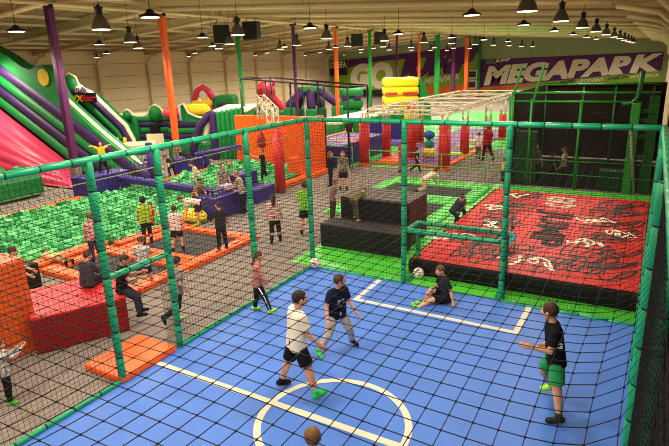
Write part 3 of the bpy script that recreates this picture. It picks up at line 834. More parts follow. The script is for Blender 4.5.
# dark netted court at the far right
dc = empty('netted_court', (4.5, 13.8, 0), 0, 'dark netted court with bright green posts behind the red airbag', 'court frame', kind='thing')
lg = LIMEG(); tarp = mat('brown_black_tarp', (38, 28, 23), .9, .2, 3, spec=.03)
bm = nb(); box(bm, -2.4, -2.3, -3.0, 3.4, .1, 3.4); link('side_tarp', bm, tarp, dc)
bm = nb(); box(bm, -2.4, 2.5, 3.35, 3.45, .1, 3.45); link('back_tarp', bm, tarp, dc)
bm = nb(); box(bm, 2.0, 2.1, -2.9, 3.4, .1, 3.3); link('side_tarp', bm, tarp, dc)
bm = nb(); box(bm, -2.3, 2.0, -3.0, 3.3, 0.0, .02); link('court_mat', bm, mat('dark_mat', (20, 22, 18), .9, .2, 3, spec=.03), dc)
def gpost(x, y, z, r, nm='post'):
    bm = nb(); cap(bm, (x, y, 0), (x, y, z), r, seg=8, flat=True); link(nm, bm, lg, dc)
gpost(-2.4, -3.2, 3.3, .09); gpost(-1.7, -3.2, 3.2, .045); gpost(-.05, -3.2, 3.1, .045); gpost(-.7, 3.2, 3.3, .045); gpost(-2.3, 3.2, 3.4, .05); gpost(.6, 3.2, 3.3, .04)
bm = nb(); box(bm, 1.5, 1.78, -3.35, -3.1, 0, 3.1, .04); link('wide_post', bm, lg, dc)
bm = nb(); box(bm, 2.0, 2.3, -3.0, -2.7, 0, 3.3, .03); link('post', bm, lg, dc)
for z in (1.2, 1.9, 2.45, 2.75):
    bm = nb(); box(bm, 1.75, 2.1, -3.1, -3.0, z, z + .12); link('rung', bm, lg, dc)
for y, z, x0, x1 in ((-3.2, 3.12, -2.4, 1.7), (-3.2, 3.42, -2.4, 2.3), (3.2, 3.4, -2.4, 2.2)):
    bm = nb(); cap(bm, (x0, y, z), (x1, y, z), .04, seg=8, flat=True); link('top_rail', bm, lg, dc)
for x, y in ((-2.4, -3.2), (-1.65, -3.2)):
    bm = nb(); cap(bm, (x, y, 3.1), (x + .28, y, 4.35), .045, seg=8); link('raker_pole', bm, lg, dc)
bm = nb(); tube(bm, [(1.2, -3.2, 3.05), (1.5, -3.2, 3.08), (1.64, -3.2, 3.25), (1.68, -3.2, 3.6), (1.72, -3.2, 4.1)], .07, 8); link('raker_pole', bm, mat('dark_green_pad', (20, 84, 34), .5), dc)
bm = nb(); cap(bm, (1.9, -3.4, .0), (1.55, -3.4, 2.3), .05, seg=6, flat=True); link('leaning_plank', bm, mat('grey_plank', (120, 112, 100), .6), dc)
bm = nb(); box(bm, .7, 1.5, -3.0, -2.4, 0, .7, .03); link('green_pad_block', bm, mat('mid_green_vinyl', (22, 74, 34), .5), dc)
bm = nb(); flat_net(bm, (-2.4, -3.2, 0), (1, 0, 0), (0, 0, 1), 4.7, 3.4, .08, .012); link('front_net', bm, nm_, dc)
bm = nb(); cap(bm, (-2.3, -2.2, .95), (2.0, -2.2, .95), .03, seg=6, flat=True); link('inner_rail', bm, lg, dc)
bm = nb(); box(bm, -2.28, -1.5, -2.9, -2.6, 0.02, 2.0, .03); link('green_wall_pad', bm, mat('mid_green_vinyl', (22, 74, 34), .5), dc)

# ninja rig
nj = empty('ninja_rig', (-2.95, 12.3, 0), 0, 'pale ladder-like truss rig on thick red padded legs', 'climbing rig')
bm = nb(); truss(bm, (-1.95, 0, 2.5), (-1.95, 14.5, 2.5), .22, .2, 1.1); link('long_truss', bm, TRUSS(), nj)
bm = nb(); truss(bm, (1.95, 0, 2.5), (1.95, 14.5, 2.5), .22, .2, 1.1); link('long_truss', bm, TRUSS(), nj)
for y in (0, 2.2, 4.4, 7.0, 10.2, 14.5):
    bm = nb(); truss(bm, (-1.95, y, 2.5), (1.95, y, 2.5), .2, .18, 1.3); link('cross_truss', bm, TRUSS(), nj)
for k, (x, y) in enumerate(((-1.95, 0), (1.9, .1), (-.4, 2.0), (-1.75, 2.0), (1.6, 4.0), (2.3, 5.6), (-1.95, 7.0), (1.95, 10.2))):
    bm = nb(); cap(bm, (x, y, .05 if k < 2 else .1), (x, y, (2.0, 1.95, 1.95, 1.9, 1.65, 1.6, 1.5, 1.5)[k]), (.26 if k < 2 else .22), seg=14, flat=True); p = link('padded_leg', bm, mat('deep_red_vinyl', (182, 30, 24), .45, .1, 3), nj)
    bm = nb(); truss(bm, (x, y, (2.0, 1.95, 1.95, 1.9, 1.65, 1.6, 1.5, 1.5)[k]), (x, y, 2.45), .26, .26, .5); link('stub_truss', bm, TRUSS(), p)
    bm = nb(); cap(bm, (x, y, .0 if k < 2 else .1), (x, y, .14), .3, seg=14, flat=True); link('foot_pad', bm, ORANGE(), p)
bm = nb(); box(bm, -4.75, -1.3, 12.86, 26.5, 0.012, .1, .03); mt = link('landing_mat', bm, mat('landing_purple', (112, 66, 124), .5, .25, 1.3)); tag(mt, 'purple landing mat below the pale truss rig', 'mat')
bm = nb(); box(bm, -4.9, -1.1, 12.62, 12.85, 0.012, .12, .03); tag(link('edge_pad', bm, ORANGE()), 'orange edge pad at the front of the purple landing mat', 'pad', kind='thing')
bm = nb(); box(bm, -1.29, -1.0, 12.86, 20, 0.022, .12, .03); tag(link('edge_pad', bm, ORANGE()), 'orange edge pad along the side of the purple landing mat', 'pad', kind='thing')
bm = nb(); prism(bm, [(-4.5, 12.9), (-3.2, 12.9), (-3.6, 14.8), (-4.6, 14.8)], 2, .1, .16); tag(link('wedge_mat', bm, ORANGE()), 'orange wedge mat under the front corner of the truss rig', 'mat')
for k, (y, c) in enumerate(((15.5, (150, 190, 60)), (17.6, (170, 196, 70)), (19.8, (150, 190, 60)))):
    bm = nb(); prism(bm, [(-1.9, y), (-1.35, y + .2), (-1.35, y + 1.0), (-2.4, y + .7)], 2, .1, .2); tag(link('lime_pad', bm, mat('lime_pad%d' % k, c, .5, .1, 2)), 'lime pad on the purple mat, %s from the front' % ORD[k], 'pad')
for nm, z, r, c, lab in (('hanging_ball', 1.12, .27, (40, 84, 156), 'blue round hanging ball, top of the ball stack in the truss rig'), ('hanging_ball', .68, .25, (36, 128, 108), 'teal round hanging ball in the middle of the ball stack'), ('hanging_ball', .24, .34, (214, 190, 50), 'big yellow ball at the bottom of the ball stack')):
    o = empty(nm, (-2.72, 15.0, z + .05), 0, lab, 'ball')
    bm = nb(); ell(bm, (0, 0, 0), r, r, r * .85, 18, 12); link('ball_body', bm, mat('ball_%d' % c[0], c, .4, .1, 3), o)
    bm = nb(); cap(bm, (r * .9 - .04, 0, 0), (r * .9 + .02, 0, 0), .04, .02, seg=6, flat=True); link('valve', bm, BLACKMET(), o)

# purple platforms behind the railing
pp = empty('padded_platform', (-6.9, 13.5, 0), 0, 'low purple padded platform with orange strips beyond the orange wall', 'platform')
bm = nb(); box(bm, -1.2, 1.25, -2.2, 2.5, 0, 1.0, .05); link('body', bm, PURPLE(), pp)
for y, dx in ((-.8, 0), (.2, .2)):
    bm = nb(); box(bm, .0 + dx, 1.26 , y, y + .3, .98, 1.03, .01); link('orange_strip', bm, ORANGE(), pp)
bm = nb(); box(bm, -1.15, -.9, -2.0, 2.4, 1.0, 1.05, .01); link('orange_strip', bm, ORANGE(), pp)
p2 = empty('padded_platform', (-7.2, 19.1, 0), 0, 'dark purple padded back wall between the truss rig and the green course', 'platform')
bm = nb(); box(bm, -1.4, 1.6, -.15, .25, 0, 1.35, .04); link('body', bm, PURPLE(), p2)
bm = nb(); box(bm, -1.4, 1.6, -.9, -.15, 0, .3, .04); link('ledge', bm, mat('pale_purple', (120, 96, 170), .5, .08, 3), p2)

# ------------------------------------------------------------------ inflatables
AZ = R(30.7)
# great slide at the left
sl = empty('inflatable_slide', (-17, 5.5, 0), 0, 'giant green and purple striped inflatable slide with a yellow disc beside the wall', 'slide')
def lay(z0): # sloping line: height at x (world)
    return lambda x: z0 - .5 * (x + 22.0)
bands = [(5.75, 4.95, I_PURPLE(), 'purple_band'), (4.95, 4.35, I_GREEN(), 'green_band'), (4.35, 3.75, I_PURPLE(), 'purple_band'), (3.75, 3.1, I_GREEN(), 'green_band')]
for yy in (0.0,):
    for a, b, m, nm in bands:
        zc = (a + b) / 2; r = (a - b) / 2 * .92
        pts = []
        for k in range(26):
            x = -26.5 + 15.2 * k / 25; z = zc - .5 * (x + 22.0)
            if z < r * .75: 
                break
            pts.append((x + 17, yy, min(z, 6.0 + .0 * x)))
        pts.append((pts[-1][0] + .5, yy, r * .7))
        bm = nb(); tube(bm, pts, r, 10); link(nm, bm, m, sl)
    top = [(-24.2, 5.9), (-21.6, 6.05), (-20.2, 5.5), (-19.2, 4.98), (-18.6, 4.85), (-18.1, 5.0), (-17.6, 5.05), (-17.15, 4.75), (-16.95, 4.2), (-16.6, 3.5), (-14.57, 2.16), (-13.16, 1.34), (-12.2, .75), (-11.7, .2)]
    low = [(x, min(lay(5.7)(x), z - .12)) for x, z in top]
    poly = [(x + 17, z) for x, z in top] + [(x + 17, max(z, .03)) for x, z in low[::-1]]
    bm = nb(); prism(bm, poly, 1, yy - .3, yy + .3)
    link('top_wall', bm, I_GREEN(), sl)
    bm = nb(); tube(bm, [(x + 17, yy - .05, z + .03) for x, z in top[8:]], .09, 8); link('cream_edge', bm, I_CREAM(), sl)
bm = nb(); cap(bm, (-.62, -.36, 4.5), (-.62, -.28, 4.5), .38, .38, seg=24, flat=True); link('yellow_disc', bm, I_YELLOW(), sl)
bm = nb(); prism(bm, [(-8, 5.2), (3.6, .35), (4.3, .05), (-8, .05)], 1, .2, .8); link('slide_bed', bm, mat('slide_bed_green', (30, 150, 76), .45, .1, 2), sl)
bm = nb(); NU, NV = 30, 40; g = []
for i in range(NU + 1):
    u = i / NU; row = []
    t = Vector((-26.0 + 9.3 * u + 17, -.25, max(.35, 3.1 - .5 * (-26.0 + 9.3 * u + 22.0)))); q = Vector((-26.0 + 12.3 * u + 17, -2.6 + .3 * u, .02))
    for j in range(NV + 1):
        v = j / NV; p = t.lerp(q, v)
        p.y -= .35 * math.sin(PI * v) + .05 * abs(math.sin(5.5 * PI * v + .6 * math.sin(5 * u))); p.z += .18 * math.sin(PI * v) + .05 * abs(math.sin(5.5 * PI * v + .6 * math.sin(5 * u)))
        row.append(bm.verts.new(p))
    g.append(row)
for i in range(NU):
    for j in range(NV):
        f = bm.faces.new((g[i][j], g[i][j + 1], g[i + 1][j + 1], g[i + 1][j])); f.smooth = True
back = [bm.verts.new((r[0].co.x, .2, .02)) for r in g]
for i in range(NU):
    bm.faces.new((g[i][0], g[i + 1][0], back[i + 1], back[i])); bm.faces.new((g[i][NV], back[i], back[i + 1], g[i + 1][NV]))
bm.faces.new([back[NU]] + g[NU]); bm.faces.new([back[0]] + g[0][::-1])
link('pink_wall', bm, I_PINK(), sl)
gl = empty('inflatable_wall', (-14.7, -1.2, 0), 0, 'low dark green inflatable wall below the pink side of the giant slide', 'inflatable')
bm = nb()
for k in range(8): cap(bm, (0, -4.2 + k * 1.0, 0), (0, -4.2 + k * 1.0, .9 if k < 7 else .72), .55 if k < 7 else .5, seg=12, ends=4)
box(bm, -.6, .82, -4.6, 3.3, .03, .95, .2)
link('body', bm, mat('inflatable_dark_green', (20, 104, 48), .45, .1, 2), gl)
bm = nb(); box(bm, .78, .84, -4.5, 3.3, .5, .53); link('seam', bm, I_GREEN(), gl)

# race slide with lettering
ws = empty('inflatable_slide', (-22.4, 10.6, 0), AZ, 'arched green and purple inflatable slide with yellow and red lettering', 'slide')
base = [(-2.06, .1), (-2.06, 2.75), (-1.75, 3.35), (-1.2, 3.72), (-.35, 3.72), (.25, 3.42), (.85, 2.75), (2.0, 1.45), (2.35, .6), (2.4, .1)]
def inset(path, d):
    out = []
    n = len(path)
    for i, p in enumerate(path):
        a = Vector(path[max(i - 1, 0)]); b = Vector(path[min(i + 1, n - 1)]); t = (b - a).normalized()
        nrm = Vector((t.y, -t.x)); q = Vector(p) + nrm * d
        out.append((q.x, max(q.y, .1)))
    return out
for d, r, m, nm, y in ((-.05, .16, I_CREAM(), 'cream_edge', .12), (.16, .2, I_PURPLE(), 'purple_arch', -.05), (.5, .2, I_GREEN(), 'green_arch', -.12), (.85, .17, I_PURPLE(), 'purple_arch', -.16), (1.15, .18, I_GREEN(), 'green_arch', -.16)):
    pts = inset(base, d)
    bm = nb(); tube(bm, [(x, y, z) for x, z in pts], r, 10); link(nm, bm, m, ws)
bm = nb(); prism(bm, [(x, z) for x, z in inset(base, .2)], 1, .05, 1.8); link('body', bm, I_GREEN(), ws)
for k in range(7):
    z = .35 + k * .33
    bm = nb(); cap(bm, (-.95, -.1 - .0 * k, z), (.1 + max(0, .5 - .14 * k) + (.5 if z < 1.2 else 0), -.1, z), .16, seg=10); link('step_tube', bm, I_PURPLE() if k % 2 == 0 else I_GREEN(), ws)
bm = nb(); ell(bm, (-.85, .1, 4.0), .42, .3, .5, 16, 10); link('knob', bm, I_GREEN(), ws)
bm = nb(); tube(bm, [(-1.5, .15, 3.7), (-1.3, .15, 4.0), (-1.2, .15, 4.4), (-.85, .15, 4.62), (-.5, .15, 4.4), (-.4, .15, 4.0), (-.15, .15, 3.8)], .09, 8); link('cream_edge', bm, I_CREAM(), ws)
bm = nb(); cap(bm, (-2.0, 1.2, 4.15), (-1.0, .9, 4.25), .3, seg=12); link('pink_tube', bm, I_PINK(), ws)
lm = empty('lettering_board', (0, 0, 0)); 
bm = nb(); box(bm, -.97, .77, -.36, -.3, 2.95, 3.5, .02); brd = link('lettering_board', bm, mat('board_dark', (40, 30, 30), .6), ws)
bpy.data.objects.remove(lm)
text_obj('yellow_lettering', 'WX', .5, I_YELLOW(), brd, .015, .02, .15, loc=(-.93, -.38, 3.03))
text_obj('red_lettering', 'Race', .5, I_RED(), brd, .015, .02, .15, loc=(-.17, -.38, 3.04))
bm = nb()
for sx in (-1, 1):
    M = Matrix.Translation((-.1 + sx * .2, -.34, 3.66)) @ Matrix.Rotation(sx * .5, 4, 'Y')
    for i in range(4):
        for j in range(3):
            box(bm, -.16 + i * .08, -.08 + i * .08, -.01, .01, -.1 + j * .07, -.03 + j * .07, 0, (i + j) % 2, M=M)
link('checkered_flags', bm, [mat('flag_black', (20, 20, 20), .6), mat('flag_white', (220, 216, 208), .6)], ws)

def stack(name, origin, label, x0, x1, y0, y1, rows, cat='inflatable', rz=AZ):
    """inflatable made of stacked horizontal tubes: rows = (radius, material, part name)"""
    o = empty(name, origin, rz, label, cat); z = 0
    for r, m, nm in rows:
        bm = nb(); box(bm, x0, x1, y0, y1, z, z + 2 * r, r * .75, seg=3); link(nm, bm, m, o); z += 2 * r * .97
    return o, z
G, P_, C_ = (I_GREEN, I_PURPLE, I_CREAM)
oc, zt = stack('obstacle_course', (-21.6, 13.4, 0), 'long low green and purple inflatable course with two round knobs', -1.9, 2.1, 0, 2.2,
               [(.2, I_GREEN(), 'green_tube'), (.2, I_PURPLE(), 'purple_tube'), (.2, I_GREEN(), 'green_tube'), (.18, I_PURPLE(), 'purple_tube'), (.17, I_GREEN(), 'green_tube')])
bm = nb(); box(bm, -1.9, 2.0, .1, 2.2, zt - .04, zt + .1, .04); link('cream_top', bm, I_CREAM(), oc)
for x, r in ((-.58, .3), (1.2, .46)):
    bm = nb(); ell(bm, (x, .0, zt + r * .35), r * .9, .3, r * 1.1, 16, 10); k = link('knob', bm, I_GREEN(), oc)
    bm = nb(); tube(bm, [(x - r * 1.5, .12, zt), (x - r, .12, zt + r * .4), (x - r * .6, .12, zt + r * 1.1), (x, .12, zt + r * 1.5), (x + r * .6, .12, zt + r * 1.1), (x + r, .12, zt + r * .4), (x + r * 1.6, .12, zt)], .08, 8); link('cream_rim', bm, I_CREAM(), k)
bm = nb(); cap(bm, (-.1, -.05, .1), (-.1, -.05, 1.7), .22, seg=10); link('green_pillar', bm, I_GREEN(), oc)
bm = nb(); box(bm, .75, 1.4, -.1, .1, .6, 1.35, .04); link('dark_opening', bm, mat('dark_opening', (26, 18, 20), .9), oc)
rp, _ = stack('inflatable_ramp', (-19.83, 10.8, 0), 'flat green and cream inflatable ramp before the obstacle course', -1.8, 1.6, -.6, .9, [(.16, I_GREEN(), 'green_tube'), (.14, I_CREAM(), 'cream_tube')])
for k in range(6):
    bm = nb(); cap(bm, (-1.2 + k * .22, .4, .3), (-1.2 + k * .22, .4, .8), .11, seg=10); link('stub', bm, I_YELLOW() if k % 2 else I_PURPLE(), rp)
bd = empty('folding_screen', (-18.9, 12.3, 0), AZ, 'plain white board leaning by the dark gap of the obstacle course', 'board')
bm = nb(); box(bm, -.5, .5, -.04, .04, .05, 1.0, .02); link('panel', bm, I_CREAM(), bd)
for x in (-.4, .4):
    bm = nb(); box(bm, x - .04, x + .04, -.2, .2, 0, .06); link('foot', bm, BLACKMET(), bd)

c3, zt = stack('obstacle_course', (-18, 14.1, 0), 'green inflatable course with pink and yellow rollers on top', -1.3, 1.9, .2, 2.4,
               [(.2, I_GREEN(), 'green_tube'), (.2, I_PURPLE(), 'purple_tube'), (.2, I_GREEN(), 'green_tube'), (.2, I_PURPLE(), 'purple_tube')])
bm = nb(); cap(bm, (-1.25, .6, 2.05), (-.2, .6, 2.05), .34, seg=14, ends=2); link('pink_roller', bm, I_PINK(), c3)
bm = nb(); cap(bm, (-.02, .6, 2.2), (1.05, .6, 2.2), .36, seg=14, ends=2); link('yellow_roller', bm, I_YELLOW(), c3)
bm = nb(); prism(bm, [(-.35, 1.4), (-.4, 2.5), (-.15, 2.6), (.1, 2.0), (.6, 1.75), (1.2, 1.6), (1.2, 1.3), (-.3, 1.3)], 1, .25, .5, bevel=.05); link('green_fin', bm, I_GREEN(), c3)
bm = nb(); tube(bm, [(-.4, .22, 1.6), (-.42, .22, 2.5), (-.15, .22, 2.62), (.1, .22, 2.05), (.6, .22, 1.8), (1.2, .22, 1.65)], .08, 8); link('cream_edge', bm, I_CREAM(), c3)

q4 = empty('inflatable_tunnel', (-12.6, 11.3, 0), AZ, 'green quilted inflatable tunnel with a purple arched mouth beside the orange wall', 'inflatable')
bm = nb()
for k in range(7): cap(bm, (-.5 + k * .25, .12, .1), (-.5 + k * .25, .12, 2.35 + .03 * k), .15, seg=10, ends=3)
box(bm, -.6, 1.1, .1, 4.2, 0, 2.4, .15)
link('quilted_wall', bm, I_GREEN(), q4)
bm = nb(); box(bm, -.55, 1.3, .05, 4.2, 2.38, 2.56, .07); link('cream_top', bm, I_CREAM(), q4)
bm = nb(); tube(bm, [(-1.75, .25, .1), (-1.62, .25, .95), (-1.25, .25, 1.75), (-.75, .25, 2.3), (-.45, .25, 2.42)], .2, 10); link('purple_arch', bm, I_PURPLE(), q4)
bm = nb(); cap(bm, (-.5, .0, .1), (-.5, .0, 2.38), .18, seg=10); link('purple_arch', bm, I_PURPLE(), q4)
bm = nb(); tube(bm, [(-1.3, .5, .1), (-1.2, .5, .8), (-.95, .5, 1.5), (-.7, .5, 1.95)], .16, 10); link('cream_inner', bm, I_CREAM(), q4)
bm = nb(); box(bm, -3.1, -.3, .3, .8, 0, .9, .15); link('low_wall', bm, mat('inflatable_dark_green', (20, 104, 48), .45, .1, 2), q4)

c5, zt = stack('bouncy_castle', (-23.8, 22.8, 0), 'green bouncy castle with yellow and pink bands and a red arch on top', -1.7, 0, 0, 2.5,
               [(.35, I_GREEN(), 'green_tube'), (.35, I_GREEN(), 'green_tube'), (.2, I_PINK(), 'pink_tube'), (.24, I_YELLOW(), 'yellow_tube')])
bm = nb(); box(bm, .05, 1.7, -.1, 2.5, 0, 2.5, .3, seg=3); link('green_tower', bm, I_GREEN(), c5)
bm = nb(); box(bm, .3, 1.5, -.16, .1, 1.65, 1.95, .12, seg=3); link('purple_band', bm, I_PURPLE(), c5)
bm = nb(); tube(bm, [(-1.5, .3, 2.2), (-1.2, .3, 2.9), (-.75, .3, 3.2), (-.3, .3, 2.9), (.05, .3, 2.2)], .26, 10); link('red_arch', bm, I_PINK(), c5)
bm = nb(); ell(bm, (-.75, .3, 2.6), .35, .2, .45); link('cream_face', bm, I_CREAM(), c5)

c6 = empty('bouncy_castle', (-20.5, 25.7, 0), AZ, 'red rounded inflatable rising behind the truss gantry', 'inflatable')
bm = nb(); box(bm, -1.3, 2.2, 0, 2, 0, 1.2, .3, seg=3); link('green_base', bm, I_GREEN(), c6)
bm = nb(); ell(bm, (-.15, .5, 2.6), .75, .6, .8); link('red_head', bm, I_RED(), c6)
bm = nb(); cap(bm, (.3, .5, 2.2), (1.3, .5, 1.1), .35, seg=10); link('red_arm', bm, I_RED(), c6)
bm = nb(); cap(bm, (-.6, .5, 3.1), (-.3, .5, 3.45), .2, seg=10); cap(bm, (.35, .5, 3.1), (.5, .5, 3.4), .18, seg=10); link('pink_crest', bm, I_PINK(), c6)

sp = empty('inflatable_arch', (-14.7, 23.8, 0), AZ, 'many-legged purple and green inflatable arch behind the orange wall', 'inflatable')
bm = nb(); cap(bm, (-1.2, 0, 2.85), (.5, 0, 2.9), .26, seg=12); link('green_hub', bm, I_GREEN(), sp)
for a, b in (((-1.1, -.2, 2.7), (-1.9, -.4, 1.9)), ((-.4, -.3, 2.7), (-.35, -.5, 1.75)), ((.4, -.2, 2.75), (1.5, -.4, 1.9)), ((-.2, .4, 2.7), (.3, 1.2, 1.7)), ((-1.0, .3, 2.65), (-1.4, 1.2, 1.7))):
    bm = nb(); cap(bm, a, b, .3, .32, seg=12); lg_ = link('purple_leg', bm, I_PURPLE(), sp)
    bm = nb(); box(bm, b[0] - .42, b[0] + .42, b[1] - .4, b[1] + .4, 0, b[2] - .15, .12); link('green_foot', bm, I_GREEN(), lg_)

g8 = empty('obstacle_course', (-10.9, 26, 0), 0, 'long green inflatable course with cream top running beyond the purple platform', 'inflatable')
bm = nb(); box(bm, -1.2, 1.2, -7.5, 2, 0, 1.1, .3, seg=3)
for k in range(8): cap(bm, (1.15, -7 + k * 1.25, .1), (1.15, -7 + k * 1.25, 1.0), .25, seg=8)
link('green_wall', bm, I_GREEN(), g8)
bm = nb(); box(bm, -1.1, 1.2, -7.4, 2, 1.05, 1.25, .08); link('cream_top', bm, I_CREAM(), g8)
c10, zt = stack('inflatable_block', (-14.8, 29.3, 0), 'green inflatable block with purple windows behind the cream-topped course', -.9, 1.0, 0, 2, [(.5, I_GREEN(), 'green_tube'), (.5, I_GREEN(), 'green_tube'), (.4, I_GREEN(), 'green_tube')])
for x in (-.45, .5):
    bm = nb(); box(bm, x - .3, x + .3, -.08, .1, 1.75, 2.15, .06); link('purple_window', bm, I_PURPLE(), c10)
py = empty('inflatable_mat', (-12.3, 28.5, 0), AZ, 'low pink inflatable pieces before the yellow inflatable', 'inflatable')
for x in (-2.0, -.7):
    bm = nb(); box(bm, x, x + 1.2, 0, .8, 0, .55 + .1 * (x > 0), .2, seg=3); link('pink_tube', bm, I_PINK(), py)

y9 = empty('bouncy_castle', (-10.0, 29.5, 0), AZ, 'tall yellow inflatable with red bars and a green side', 'inflatable')
for k in range(5):
    bm = nb(); box(bm, -1.75, .95, 0, 2.2, .05 + k * .68, .05 + (k + 1) * .68, .22, seg=3); link('yellow_tube', bm, I_YELLOW(), y9)
for x0, x1 in ((-1.7, -.75), (-.35, .85)):
    bm = nb(); box(bm, x0, x1, -.1, .1, 2.15, 2.38, .06); link('red_bar', bm, I_RED(), y9)
for x in (.1, .55):
    bm = nb(); M = Matrix.Translation((x, 0, 1.2)) @ Matrix.Rotation(.2, 4, 'Y'); box(bm, -.12, .12, -.1, .1, -.35, .35, .06, M=M); link('red_bar', bm, I_RED(), y9)
bm = nb(); prism(bm, [(.95, 0), (1.95, 0), (1.8, 1.8), (1.35, 2.9), (.98, 3.4)], 1, .05, 2.2, bevel=.08); link('green_side', bm, I_GREEN(), y9)
bm = nb(); box(bm, -.75, -.4, -.3, -.05, .6, 1.15, .04); link('black_box', bm, BLACKMET(), y9)

# ------------------------------------------------------------------ people
SKIN = lambda: mat('skin', (206, 150, 118), .55, .04, 5)
PENDING = []
def rotx(a): return Matrix.Rotation(R(a), 3, 'X')
def roty(a): return Matrix.Rotation(R(a), 3, 'Y')
def rotz(a): return Matrix.Rotation(R(a), 3, 'Z')
# facing: R = along the court to the east-ish side, etc. (degrees added to 30.7)
FACE = {'R': 0, 'RA': 45, 'A': 90, 'LA': 135, 'L': 180, 'LC': 225, 'C': 270, 'RC': 315}

def cloth(name, rgbv):
    return mat(name, rgbv, .85, .08, 10, spec=.1)

